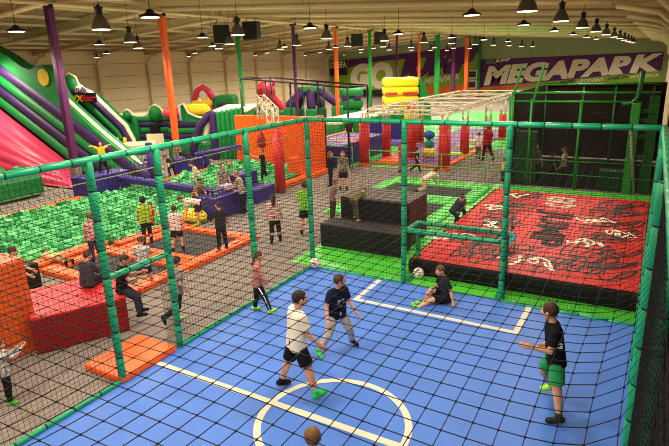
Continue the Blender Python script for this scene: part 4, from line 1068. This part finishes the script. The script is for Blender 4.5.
def person(label, x, y, z, face, h, shirt, bottom, hair=(64, 44, 30), shoes=((30, 30, 30), (30, 30, 30)), sleeve='short', legs='trousers', hairstyle='short',
           lean=0, root=0, roll=0, hipL=(0, 4), hipR=(0, 4), kneeL=4, kneeR=4, shL=(5, 10), shR=(5, 10), elL=15, elR=15, head=(0, 0), twist=0, seat=None, vox=None, face_detail=False, group=None, extra=None, pattern=None, barefoot=False):
    fa = FACE[face] if isinstance(face, str) else face
    o = empty('person', (x, y, z), R(30.7 + fa - 90), label, 'person', group)
    s = h
    Rr = rotx(-root) @ roty(roll)
    def dirv(M, flex, abd, side): # limb pointing down, flex swings it forward, abd outward
        return M @ rotx(flex) @ roty(-abd * side) if False else M @ (roty(-abd * side) @ rotx(flex))
    J = {}
    P = Vector((0, 0, 0)); J['pel'] = P
    Mt = Rr @ rotx(-lean) @ rotz(twist)
    up = Vector((0, 0, 1)); 
    J['chest'] = P + Mt @ Vector((0, 0, .235 * s)); J['shc'] = P + Mt @ Vector((0, 0, .285 * s)); J['neck'] = P + Mt @ Vector((0, .004 * s, .335 * s))
    Mh = Mt @ rotz(head[1]) @ rotx(-head[0])
    hc = J['neck'] + Mh @ Vector((0, .012 * s, .075 * s))
    lims = {}
    for sd, nm, hp, kn in ((-1, 'L', hipL, kneeL), (1, 'R', hipR, kneeR)):
        hj = P + Rr @ Vector((.05 * s * sd, 0, -.02 * s))
        M = Rr @ (roty(-hp[1] * sd) @ rotx(hp[0]))
        kj = hj + M @ Vector((0, 0, -.235 * s))
        M2 = M @ rotx(-kn)
        aj = kj + M2 @ Vector((0, 0, -.225 * s))
        toe = aj + M2 @ Vector((0, .085 * s, -.03 * s)); heel = aj + M2 @ Vector((0, -.025 * s, -.03 * s))
        lims['leg' + nm] = (hj, kj, aj, toe, heel, M, M2)
    for sd, nm, sh, el in ((-1, 'L', shL, elL), (1, 'R', shR, elR)):
        sj = J['shc'] + Mt @ Vector((.098 * s * sd, 0, -.015 * s))
        M = Mt @ (roty(-sh[1] * sd) @ rotx(sh[0]))
        ej = sj + M @ Vector((0, 0, -.165 * s))
        M2 = M @ rotx(el)
        wj = ej + M2 @ Vector((0, 0, -.14 * s))
        lims['arm' + nm] = (sj, ej, wj, M, M2, sd)
    # ground contact
    lows = []
    for nm in 'LR':
        hj, kj, aj, toe, heel, M, M2 = lims['leg' + nm]
        lows += [toe.z - .024 * s, heel.z - .024 * s, kj.z - .045 * s]
    lows.append(-.085 * s)
    if root > 50: lows += [J['chest'].z - .07 * s]
    dz = -min(lows) if seat is None else .085 * s + seat
    off = Vector((0, 0, dz))
    def mv(v): return v + off
    far = vox is None
    vx = vox or .014
    sg = 10 if far else 14
    # body
    bm = nb()
    def T(v): return P + Mt @ (Vector(v) * s) + off
    for sd in (-1, 1):
        cap(bm, mv(P + Rr @ Vector((.035 * s * sd, 0, -.01 * s))), T((.042 * sd, 0, .12)), .06 * s, .052 * s, sg)
        cap(bm, T((.042 * sd, 0, .12)), T((.05 * sd, 0, .24)), .052 * s, .056 * s, sg)
    cap(bm, T((-.085, 0, .272)), T((.085, 0, .272)), .034 * s, seg=sg)
    cap(bm, T((0, 0, .28)), mv(hc + Mh @ Vector((0, -.012 * s, -.03 * s))), .034 * s, .031 * s, sg)
    M4 = Mh.to_4x4()
    K = .93
    def Hd(v): return mv(hc + Mh @ (Vector(v) * s * K))
    ell(bm, mv(hc), .057 * s * K, .068 * s * K, .076 * s * K, 16, 11, M=Mh)
    ell(bm, Hd((0, .016, -.034)), .044 * s * K, .05 * s * K, .046 * s * K, 14, 9, M=Mh)
    cap(bm, Hd((0, .066, .008)), Hd((0, .077, -.012)), .007 * s, .0105 * s, 8)
    for sd in (-1, 1): ell(bm, Hd((.058 * sd, -.004, -.004)), .01 * s, .016 * s, .022 * s, 8, 6, M=Mh)
    for nm in 'LR':
        hj, kj, aj, toe, heel, M, M2 = lims['leg' + nm]
        cap(bm, mv(hj), mv(kj), .056 * s, .039 * s, sg)
        mid = kj + (aj - kj) * .35 + M2 @ Vector((0, -.006 * s, 0))
        cap(bm, mv(kj), mv(mid), .038 * s, .038 * s, sg); cap(bm, mv(mid), mv(aj), .037 * s, .024 * s, sg)
        cap(bm, mv(heel + (aj - heel) * .3), mv(toe), .024 * s, .02 * s, sg)
        sj, ej, wj, M, M2, sd = lims['arm' + nm]
        cap(bm, mv(sj), mv(ej), .031 * s, .025 * s, sg); cap(bm, mv(ej), mv(wj), .025 * s, .018 * s, sg)
        fr_ = 1.0 if not far else 1.25
        pc = wj + M2 @ Vector((0, 0, -.035 * s))
        ell(bm, mv(pc), .014 * s * fr_, .024 * s, .032 * s, 10, 8, M=M2)
        for q, (yy, ln) in enumerate(((.017, .036), (.006, .042), (-.006, .039), (-.017, .030))):
            b0 = pc + M2 @ Vector((0, yy * s, -.024 * s)); b1 = b0 + M2 @ Vector((-.004 * sd * s, yy * .15 * s, -ln * .55 * s)); b2 = b1 + M2 @ Vector((-.012 * sd * s, yy * .1 * s, -ln * .5 * s))
            cap(bm, mv(b0), mv(b1), .0062 * s * fr_, seg=7); cap(bm, mv(b1), mv(b2), .006 * s * fr_, .005 * s * fr_, 7)
        t0 = pc + M2 @ Vector((0, .016 * s, .014 * s)); t1 = t0 + M2 @ Vector((-.006 * sd * s, .022 * s, -.02 * s)); t2 = t1 + M2 @ Vector((-.006 * sd * s, .006 * s, -.02 * s))
        cap(bm, mv(t0), mv(t1), .008 * s * fr_, .007 * s * fr_, 7); cap(bm, mv(t1), mv(t2), .007 * s * fr_, .006 * s * fr_, 7)
    bo = link('body', bm, SKIN(), o, True); PENDING.append((bo, min(vx, .0105) if not far else vx, 2))
    # shirt
    bm = nb()
    for sd in (-1, 1):
        cap(bm, T((.04 * sd, 0, -.055)), T((.045 * sd, 0, .10)), .078 * s, .07 * s, sg + 2, flat=True)
        cap(bm, T((.045 * sd, 0, .10)), T((.05 * sd, 0, .25)), .07 * s, .066 * s, sg + 2, flat=False)
        sj, ej, wj, M, M2, _ = lims['arm' + ('L' if sd < 0 else 'R')]
        if sleeve == 'short':
            cap(bm, mv(sj), mv(sj + (ej - sj) * .7), .046 * s, .046 * s, sg, flat=True); ell(bm, mv(sj), .046 * s, .046 * s, .046 * s)
        elif sleeve == 'long':
            cap(bm, mv(sj), mv(ej), .044 * s, .037 * s, sg); cap(bm, mv(ej), mv(wj), .037 * s, .028 * s, sg, flat=True); ell(bm, mv(ej), .037 * s, .037 * s, .037 * s)
    cap(bm, T((-.088, 0, .272)), T((.088, 0, .272)), .046 * s, seg=sg)
    cap(bm, T((0, 0, .27)), T((0, .004, .318)), .046 * s, .04 * s, sg, flat=True)
    so = link('shirt', bm, pattern or cloth('cloth_%d_%d_%d' % shirt, shirt), o, True); PENDING.append((so, vx * 1.1, 3))
    # trousers or shorts
    bm = nb()
    cap(bm, mv(P + Rr @ Vector((-.03 * s, 0, .0))), mv(P + Rr @ Vector((.03 * s, 0, .0))), .07 * s, seg=sg + 2)
    for nm in 'LR':
        hj, kj, aj, toe, heel, M, M2 = lims['leg' + nm]
        if legs == 'shorts':
            cap(bm, mv(hj), mv(hj + (kj - hj) * .8), .066 * s, .064 * s, sg, flat=True); ell(bm, mv(hj), .066 * s, .066 * s, .066 * s)
        else:
            w2 = .93 if legs == 'leggings' else 1.0
            cap(bm, mv(hj), mv(kj), .064 * s, .05 * s * w2, sg); end = kj + (aj - kj) * .96
            cap(bm, mv(kj), mv(end), .048 * s * w2, .036 * s * w2, sg, flat=True); ell(bm, mv(kj), .05 * s * w2, .05 * s * w2, .05 * s * w2)
    to = link('shorts' if legs == 'shorts' else 'trousers', bm, cloth('cloth_%d_%d_%d' % bottom, bottom), o, True); PENDING.append((to, vx * 1.1, 2))
    for nm, shc in (('L', shoes[0]), ('R', shoes[1])):
        hj, kj, aj, toe, heel, M, M2 = lims['leg' + nm]
        bm = nb()
        cap(bm, mv(heel + M2 @ Vector((0, .004 * s, .004 * s))), mv(toe), .029 * s, .025 * s, 12, 4)
        cap(bm, mv(aj + M2 @ Vector((0, .0, -.02 * s))), mv(aj + M2 @ Vector((0, 0, .035 * s))), .03 * s, .029 * s, 12, flat=True)
        link('shoe', bm, cloth('cloth_%d_%d_%d' % shc, shc), o, True)
    # hair
    bm = nb()
    ell(bm, Hd((0, -.012, .016)), .063 * s * K, .069 * s * K, .071 * s * K, 20, 14, M=Mh, jit=.04)
    if hairstyle in ('long', 'braid', 'bun'):
        if hairstyle == 'long':
            cap(bm, Hd((0, -.045, 0)), Hd((0, -.06, -.14)), .05 * s, .038 * s, 12)
        elif hairstyle == 'braid':
            for q in range(6): ell(bm, Hd((0, -.07 - .004 * q, -.02 - .028 * q)), .017 * s, .016 * s, .02 * s, 8, 6, M=Mh)
        else: ell(bm, Hd((0, -.07, .05)), .028 * s, .028 * s, .028 * s, 10, 8)
    if hairstyle == 'curly':
        for q in range(40):
            a, b = random.uniform(0, 6.28), random.uniform(-.3, 1.4)
            ell(bm, Hd((.066 * math.cos(a) * math.cos(b), -.018 + .068 * math.sin(a) * math.cos(b) * (1 if math.sin(a) < 0 else .7), .02 + .07 * math.sin(b))), .017 * s, .017 * s, .017 * s, 7, 5)
    link('hair', bm, mat('hair_%d_%d_%d' % hair, hair, .7, .25, 60), o, True)
    if face_detail:
        bm = nb()
        for sd in (-1, 1):
            ell(bm, Hd((.022 * sd, .0625, .008)), .0085 * s, .004 * s, .005 * s, 8, 6, 0, M=Mh)
            ell(bm, Hd((.022 * sd, .066, .008)), .004 * s, .002 * s, .004 * s, 8, 6, 1, M=Mh)
            cap(bm, Hd((.012 * sd, .067, .022)), Hd((.032 * sd, .060, .022)), .0022 * s, seg=6, mi=1)
        link('eyes', bm, [mat('eye_white', (226, 218, 210), .4), mat('eye_dark', (40, 26, 20), .5)], o)
        bm = nb(); cap(bm, Hd((-.014, .0655, -.042)), Hd((.014, .0655, -.042)), .0038 * s, seg=8); link('mouth', bm, mat('lips', (168, 92, 82), .5), o)
    if extra: extra(o, T, Hd, mv, lims, s)
    return o

def plaid(name, a, b, sc=18, axis=(1, 1)):
    if name in MATS: return MATS[name]
    m = mat(name, a, .85, .06, 8); nt = m.node_tree; bs = nt.nodes['Principled BSDF']
    ck = nt.nodes.new('ShaderNodeTexChecker'); ck.inputs['Scale'].default_value = sc; ck.inputs['Color1'].default_value = rgb(a); ck.inputs['Color2'].default_value = rgb(b)
    tc = nt.nodes.new('ShaderNodeTexCoord'); nt.links.new(tc.outputs['Object'], ck.inputs[0]); nt.links.new(ck.outputs[0], bs.inputs['Base Color'])
    return m
def blotch(name, a, b, sc=14):
    return mat(name, a, .85, .0, sc, col2=b)
def stripes(name, a, b, sc):
    if name in MATS: return MATS[name]
    m = mat(name, a, .85, .0); nt = m.node_tree; bs = nt.nodes['Principled BSDF']
    w = nt.nodes.new('ShaderNodeTexWave'); w.bands_direction = 'Z'; w.inputs['Scale'].default_value = sc
    tc = nt.nodes.new('ShaderNodeTexCoord'); nt.links.new(tc.outputs['Object'], w.inputs[0])
    r_ = nt.nodes.new('ShaderNodeValToRGB'); r_.color_ramp.interpolation = 'CONSTANT'; r_.color_ramp.elements[0].color = rgb(a); r_.color_ramp.elements[1].color = rgb(b); r_.color_ramp.elements[1].position = .55
    nt.links.new(w.outputs['Fac'], r_.inputs[0]); nt.links.new(r_.outputs[0], bs.inputs['Base Color'])
    return m

BK = (24, 24, 28); LIME = (140, 216, 60); GRN = (52, 200, 90)
V = .007
# players on the court
person('boy in a loose white T-shirt and black shorts standing at the centre circle', 2.64, -4.55, .006, 28, 1.62, (226, 216, 196), BK, hair=(38, 26, 20), shoes=(BK, (50, 200, 96)), legs='shorts',
       lean=5, hipL=(-10, 16), hipR=(14, 14), kneeL=4, kneeR=4, shL=(2, 9), shR=(16, 12), elL=16, elR=30, head=(4, -10), vox=V, face_detail=True)
def navy_print(o, T, Hd, mv, lims, s):
    bm = nb(); rr = random.Random(5)
    for q in range(14):
        p = T((rr.uniform(-.045, .045), .0725 + .0, rr.uniform(.10, .2)))
        w = rr.uniform(.004, .012)
        box(bm, p.x - w, p.x + w, p.y - .012, p.y + .012, p.z - .006, p.z + .006)
    link('chest_print', bm, mat('print_grey', (150, 158, 170), .8), o)
person('boy in a navy T-shirt with pale print and light grey trousers, striding', 2.55, -3.22, .006, 305, 1.42, (24, 28, 48), (186, 176, 166), hair=(66, 44, 32), shoes=(BK, (60, 206, 90)), lean=4,
       hipL=(10, 22), hipR=(6, 26), kneeL=26, kneeR=22, shL=(10, 16), shR=(4, 22), elL=35, elR=30, head=(6, 60), vox=V, face_detail=True, extra=navy_print)
person('goalkeeper boy in black sitting on the court with lime shoes', 3.5, -.55, .006, 190, 1.42, (34, 38, 42), BK, hair=(96, 66, 40), shoes=((150, 224, 60), (150, 224, 60)), legs='shorts',
       lean=8, hipL=(90, 14), hipR=(122, 6), kneeL=22, kneeR=92, shL=(-10, 22), shR=(20, 12), elL=10, elR=30, head=(14, 6), seat=0.0, vox=V, face_detail=True)
def right_print(o, T, Hd, mv, lims, s):
    sj, ej, wj, M, M2, sd = lims['armL']
    text_obj('sleeve_lettering', 'AG', .1, mat('print_white', (226, 222, 214), .8), o, .004, .002, 0, loc=T((-.142, .05, .16)), rot=(PI / 2, 0, -PI / 2))
person('boy in a black T-shirt and green shorts running by the side of the court', 5.95, -3.3, .006, 168, 1.6, (22, 22, 24), (44, 150, 92), hair=(62, 36, 26), shoes=((40, 48, 40), (150, 224, 60)), legs='shorts',
       lean=8, hipL=(-2, 14), hipR=(14, 24), kneeL=4, kneeR=38, shL=(20, 12), shR=(-20, 16), elL=88, elR=70, head=(4, -32), vox=V, face_detail=True, extra=right_print)
person('brown-haired boy in a black shirt seen from above at the near end of the court', 4.32, -6.72, .006, 95, 1.36, (26, 26, 30), (40, 40, 48), hair=(104, 74, 46), lean=6, shL=(10, 14), shR=(10, 14), head=(6, -10), vox=V)
def side_stripe(o, T, Hd, mv, lims, s):
    for nm, sd in (('L', -1), ('R', 1)):
        hj, kj, aj, toe, heel, M, M2 = lims['leg' + nm]
        bm = nb()
        tube(bm, [mv(hj + M @ Vector((.058 * s * sd, 0, -.05 * s))), mv(kj + M2 @ Vector((.047 * s * sd, 0, 0))), mv(aj + M2 @ Vector((.034 * s * sd, 0, .02 * s)))], .008 * s, 6)
        link('side_stripe', bm, mat('stripe_white', (214, 208, 204), .8), o)
person('girl with a plait in a dusty pink hoodie and striped black trousers', 0.45, -2.68, .006, 8, 1.27, (176, 112, 100), (26, 24, 30), hair=(74, 44, 34), shoes=((150, 224, 60), (150, 224, 60)), sleeve='long', hairstyle='braid',
       lean=5, hipL=(-6, 10), hipR=(24, 6), kneeL=4, kneeR=6, shL=(8, 8), shR=(22, 6), elL=20, elR=20, head=(8, 0), vox=.008, face_detail=True, extra=side_stripe, legs='leggings')
# beside the court
person('boy in a grey T-shirt and dark trousers jogging outside the cage entrance', -.68, -3.68, 0, 50, 1.32, (138, 132, 128), (30, 30, 36), hair=(58, 42, 32), shoes=(LIME, (20, 50, 44)), lean=6,
       hipL=(4, 4), hipR=(-16, 6), kneeL=6, kneeR=60, shL=(30, 18), shR=(-10, 14), elL=70, elR=50, head=(6, 10), vox=.009)
person('girl in a pink and white striped top with black leggings, seen from behind', -1.87, 1.05, 0, 95, 1.35, (206, 150, 150), (26, 24, 28), hair=(58, 36, 28), hairstyle='long', legs='leggings', hipL=(-4, 4), hipR=(8, 5), vox=.01,
       pattern=stripes('pink_white_stripes', (222, 200, 196), (190, 112, 118), 5))
person('boy in a lime T-shirt and black shorts standing behind a cage post', -1.55, 2.1, 0, 95, 1.5, (128, 196, 52), (26, 26, 30), hair=(60, 40, 30), legs='shorts', hipL=(0, 5), hipR=(0, 5), shL=(14, 14), shR=(14, 14), elL=60, elR=60, vox=.01)
person('boy in black clothes standing at the edge of the trampoline', -2.62, -.25, .12, 120, 1.24, (38, 34, 36), (22, 22, 26), hair=(44, 28, 22), shL=(6, 10), shR=(0, 14), elL=40, vox=.01, head=(0, 40), shoes=((60, 60, 54), (60, 60, 54)))
person('boy in a pale shirt and black shorts on the second trampoline', -3.75, -.72, .05, 95, 1.22, (222, 204, 196), (26, 24, 28), hair=(64, 44, 32), legs='shorts', hipL=(-6, 6), hipR=(14, 6), vox=.01, kneeR=20)
person('girl with big dark hair in lime top and black leggings at the pit edge', -4.85, -.75, .1, 110, 1.28, (152, 190, 48), (26, 24, 28), hair=(26, 18, 18), hairstyle='curly', legs='leggings', vox=.011, hipL=(0, 3), hipR=(0, 3))
person('small boy in a red T-shirt standing in the foam pit', -6.1, .5, -.35, 20, 1.2, (196, 40, 44), (40, 40, 52), hair=(110, 74, 48), shL=(50, 10), shR=(60, 10), elL=20, elR=20, head=(10, 0), vox=.012)
person('boy in grey patterned T-shirt and red shoes walking by the trampoline', -2.55, -2.85, 0, 100, 1.24, (200, 190, 184), (38, 42, 56), hair=(96, 64, 42), shoes=((196, 44, 40), (196, 44, 40)), legs='shorts', lean=8, hipL=(-22, 4), hipR=(26, 6), kneeL=14, kneeR=10, shL=(30, 10), shR=(30, 14), elL=80, elR=70, head=(14, 0), vox=.01,
       pattern=blotch('grey_blotch', (216, 208, 204), (120, 112, 112)))
person('boy in a black T-shirt and dark jeans sitting on the end of the red block', -1.52, -4.22, 0, 10, 1.34, (28, 26, 26), (44, 46, 56), hair=(60, 38, 28), lean=8, hipL=(46, 8), hipR=(54, 8), kneeL=40, kneeR=50, shL=(40, 10), shR=(44, 10), elL=70, elR=60, head=(18, 0), seat=.69, vox=.009)
person('boy in a dark grey jacket sitting on the far edge of the red block', -2.35, -4.35, 0, 75, 1.26, (58, 56, 64), (30, 30, 40), hair=(60, 36, 26), sleeve='long', lean=10, hipL=(92, 14), hipR=(92, 14), kneeL=80, kneeR=80, shL=(40, 10), shR=(44, 10), elL=60, elR=60, head=(10, -20), seat=.69, vox=.01)
person('child in a pink patterned shirt and dark trousers behind the corner cage post', -4.95, -2.3, .06, 140, 1.3, (206, 150, 140), (44, 48, 72), hair=(112, 80, 54), vox=.011, pattern=blotch('pink_blotch', (226, 196, 188), (176, 90, 90)))
person('child in a yellowish shirt lying in the near end of the foam pit', -5.95, -2.75, .06, 150, 1.1, (204, 176, 120), (150, 110, 80), hair=(120, 60, 36), root=84, shL=(160, 20), shR=(150, 20), head=(-20, 0), vox=.013)
person('child in a lime shirt standing behind the tall orange block', -4.2, -4.8, 0, 20, 1.36, (158, 206, 52), (30, 30, 34), hair=(70, 46, 34), lean=14, shL=(50, 10), shR=(50, 10), vox=.011)
person('child in a pale patterned top and black trousers standing by the tall orange block', -1.06, -6.72, 0, 40, 1.0, (206, 190, 180), (26, 26, 30), hair=(90, 60, 44), shoes=((96, 190, 60), (96, 190, 60)), sleeve='long', shL=(60, 10), shR=(70, 10), elL=60, elR=60, vox=.01, pattern=blotch('black_white_blotch', (226, 216, 206), (60, 50, 50), 20))
# around the far side of the pit
person('boy in a yellow top raising both arms on the far purple block', -11.65, 3.2, .86, 290, 1.2, (236, 176, 40), (30, 28, 34), hair=(30, 22, 20), shL=(0, 120), shR=(0, 120), elL=70, elR=70, vox=.013, hipL=(0, 8), hipR=(0, 8))
person('child in a checked white shirt wading among the far foam cubes', -8.9, 5.5, -.3, 200, 1.45, (228, 214, 186), (40, 40, 52), hair=(40, 26, 20), lean=25, sleeve='long', shL=(30, 8), shR=(30, 8), vox=.013, pattern=plaid('cream_check', (232, 220, 196), (176, 150, 120), 24))
person('child in black lying across the small purple block', -11.65, 7.65, .72, 150, 1.2, (30, 26, 30), (28, 26, 32), hair=(36, 24, 22), root=70, seat=.02, shL=(60, 20), shR=(40, 20), vox=.014)
person('child in dark clothes climbing out of the far pit end', -11.2, 6.3, .1, 200, 1.1, (40, 34, 34), (30, 30, 34), hair=(40, 28, 22), lean=40, hipL=(50, 10), kneeL=60, hipR=(-10, 6), shL=(60, 10), shR=(60, 10), vox=.014)
person('child in dark grey crouching on the far kerb pad', -12.0, 5.6, .0, 120, 1.15, (50, 46, 46), (36, 32, 34), hair=(40, 28, 24), lean=30, hipL=(70, 10), kneeL=90, hipR=(60, 10), kneeR=90, vox=.014)
person('child in a white shirt and dark shorts bending down by the purple block', -5.15, 1.55, 0, 185, 1.3, (214, 196, 178), (42, 32, 32), hair=(80, 50, 40), shoes=(LIME, LIME), legs='shorts', lean=78, hipL=(10, 8), hipR=(-4, 10), kneeL=16, kneeR=16, shL=(70, 10), shR=(80, 10), elL=20, elR=30, head=(-20, 0), vox=.011)
person('child in a brown camouflage shirt leaning over the purple block', -6.05, 2.4, .0, 315, 1.3, (150, 104, 74), (60, 48, 48), hair=(112, 66, 44), lean=40, shL=(60, 20), shR=(60, 20), elL=30, elR=30, vox=.012, pattern=blotch('brown_camo', (186, 146, 108), (96, 66, 50)))
person('child in a pale lilac shirt lying on the purple block', -5.35, 2.9, .72, 60, 1.15, (190, 180, 206), (110, 90, 130), hair=(120, 84, 60), root=86, shL=(150, 20), shR=(150, 30), vox=.013)
person('child in a patterned beige shirt and black trousers at the end of the purple block', -4.72, 3.15, 0, 170, 1.42, (176, 158, 130), (24, 24, 28), hair=(160, 118, 74), lean=14, shL=(40, 8), shR=(30, 8), elL=50, elR=50, vox=.011, pattern=blotch('beige_blotch', (206, 190, 160), (110, 92, 74)))
person('boy in a camouflage T-shirt beside the purple foam stairs', -6.25, 4.0, 0, 290, 1.42, (120, 108, 96), (130, 110, 96), hair=(54, 36, 30), legs='shorts', vox=.012, pattern=blotch('grey_camo', (166, 150, 134), (80, 70, 66)))
person('boy in black boxing the hanging red bag', -6.75, 6.95, .1, 190, 1.36, (24, 22, 26), (26, 24, 30), hair=(120, 80, 52), shL=(80, 6), shR=(60, 8), elL=40, elR=60, hipL=(12, 8), hipR=(-10, 8), vox=.012)
person('girl in all black standing near the orange wall corner', -4.1, 7.8, 0, 350, 1.36, (28, 24, 28), (24, 22, 26), hair=(120, 66, 44), sleeve='long', hairstyle='long', shL=(40, 6), shR=(40, 6), elL=70, elR=70, vox=.012)
person('boy in a printed black T-shirt and black shorts facing the court', -3.3, 7.4, 0, 275, 1.46, (40, 36, 36), (24, 22, 26), hair=(120, 84, 60), legs='shorts', vox=.012, pattern=blotch('black_print_blotch', (30, 28, 30), (150, 140, 120), 16))
person('child peeping over behind the black blocks', -1.6, 3.7, 0, 20, 1.25, (120, 96, 84), (60, 50, 48), hair=(110, 78, 54), vox=.013, lean=10)
person('boy in olive clothes climbing onto the taller black block', 0.1, 1.95, .62, 45, 1.1, (112, 104, 60), (74, 72, 50), hair=(104, 70, 46), lean=66, hipL=(26, 6), hipR=(4, 8), kneeL=20, kneeR=8, shL=(60, 14), shR=(60, 14), elL=20, elR=20, vox=.011, shoes=((140, 130, 110), (140, 130, 110)))
person('girl with long brown hair crawling on the big trampoline', -.1, 7.7, .05, 20, 1.35, (222, 196, 172), (206, 160, 130), hair=(84, 52, 40), root=62, hipL=(70, 8), hipR=(50, 8), kneeL=80, kneeR=70, shL=(80, 10), shR=(100, 10), head=(-20, 0), hairstyle='long', vox=.012, sleeve='short')
person('boy in a red T-shirt and grey trousers behind the railing', -2.5, 11.15, .02, 60, 1.35, (190, 44, 40), (130, 124, 112), hair=(120, 70, 50), shL=(40, 10), elL=60, vox=.013)
person('child in dark clothes running past the ball stack', -1.95, 11.5, .02, 20, 1.1, (40, 34, 44), (30, 28, 36), hair=(60, 40, 30), hipL=(24, 4), hipR=(-24, 6), kneeR=40, shL=(30, 10), shR=(-30, 10), elL=60, elR=60, vox=.014)
person('child in a yellow T-shirt between the red padded legs', -1.55, 13.4, .1, 30, 1.1, (224, 200, 90), (70, 60, 70), hair=(50, 34, 30), lean=20, shR=(60, 20), vox=.014)
person('child in a white T-shirt walking along the truss rig', -.45, 15.6, .02, 60, 1.25, (222, 206, 200), (120, 90, 90), hair=(90, 56, 44), hipL=(16, 4), hipR=(-12, 4), vox=.014)
person('boy in a red T-shirt jumping with one arm on the truss rig', .55, 13.4, .35, 100, 1.5, (176, 36, 38), (36, 30, 34), hair=(110, 60, 44), hipL=(10, 8), hipR=(-12, 8), kneeL=20, kneeR=24, shL=(170, 20), shR=(20, 20), vox=.013)
person('child in a dark jacket leaning on the edge of the red airbag', 2.1, 4.1, .02, 20, 1.1, (44, 42, 62), (40, 44, 84), hair=(70, 44, 36), lean=40, sleeve='long', hipL=(50, 10), hipR=(30, 10), kneeL=60, kneeR=60, shL=(50, 10), shR=(60, 10), vox=.012)
person('child in dark clothes crouching between the trampoline and the airbag', 2.05, 4.9, .02, 60, 1.0, (50, 46, 54), (40, 38, 44), hair=(50, 34, 30), lean=30, hipL=(60, 10), hipR=(60, 10), kneeL=80, kneeR=80, vox=.013)
person('child in a cyan T-shirt sitting on the airbag just behind the goal', 4.2, 1.9, .47, 200, .95, (90, 186, 206), (176, 120, 100), hair=(70, 44, 34), hipL=(80, 14), hipR=(80, 14), kneeL=60, kneeR=60, seat=.0, vox=.012)
# in the dark netted court
person('child in dark brown standing inside the dark netted court beside the green pad', 2.95, 11.3, .02, 270, 1.45, (110, 70, 56), (44, 36, 34), hair=(60, 40, 34), vox=.014)
person('child in a dark top inside the dark netted court', 3.55, 11.5, .02, 0, 1.1, (44, 34, 34), (30, 26, 28), hair=(60, 40, 34), vox=.014)
person('child in a white T-shirt inside the dark netted court', 3.95, 11.5, .02, 150, 1.35, (206, 186, 166), (30, 26, 28), hair=(70, 46, 36), vox=.014)
person('small child in pale clothes at the corner of the dark netted court', 1.85, 11.0, .02, 20, .9, (206, 180, 120), (60, 50, 50), hair=(120, 80, 50), vox=.014)
person('far-off child in dark clothes standing by the black steel frame', -9.35, 15.7, 0, 270, 1.5, (70, 50, 46), (40, 36, 40), hair=(60, 40, 34), vox=.015)
person('far-off child in black and red before the cream-topped green course', -8.3, 17.0, 0, 270, 1.6, (60, 30, 34), (30, 28, 32), hair=(40, 28, 24), vox=.015)

# apply the body and cloth surfacing
for o, vx, it in PENDING:
    m = o.modifiers.new('r', 'REMESH'); m.mode = 'VOXEL'; m.voxel_size = vx; m.use_smooth_shade = True
    m2 = o.modifiers.new('s', 'SMOOTH'); m2.factor = .5; m2.iterations = it
bpy.context.view_layer.update()
dg = bpy.context.evaluated_depsgraph_get()
for o, vx, it in PENDING:
    me = bpy.data.meshes.new_from_object(o.evaluated_get(dg))
    old = o.data; ms = list(old.materials)
    o.modifiers.clear(); o.data = me
    me.materials.clear()
    for k in ms: me.materials.append(k)
    bpy.data.meshes.remove(old)

# ------------------------------------------------------------------ camera, world, view
cam = bpy.data.cameras.new('Camera'); co = bpy.data.objects.new('Camera', cam); COL.objects.link(co)
pitch, roll, yaw = 0.286919, -0.034229, -0.536456
fw = Vector((math.sin(yaw) * math.cos(pitch), math.cos(yaw) * math.cos(pitch), -math.sin(pitch)))
rt = Vector((math.cos(yaw), -math.sin(yaw), 0)); up = rt.cross(fw)
r2 = rt * math.cos(roll) + up * math.sin(roll); u2 = -rt * math.sin(roll) + up * math.cos(roll)
M = Matrix((r2, u2, -fw)).transposed().to_4x4()
M.translation = (6.7306, -10.2424, 4.6762)
co.matrix_world = M
cam.sensor_width = 36; cam.lens = 541.12 * 36 / 669; cam.clip_start = .05; cam.clip_end = 300
SC.camera = co
w = bpy.data.worlds.new('World'); SC.world = w; w.use_nodes = True
w.node_tree.nodes['Background'].inputs[0].default_value = (.5, .45, .38, 1); w.node_tree.nodes['Background'].inputs[1].default_value = .2
SC.view_settings.view_transform = 'Standard'; SC.view_settings.look = 'None'
SC.view_settings.exposure = 0.0; SC.view_settings.gamma = 1
SC.cycles.use_denoising = True
SC.cycles.filter_width = 1.0
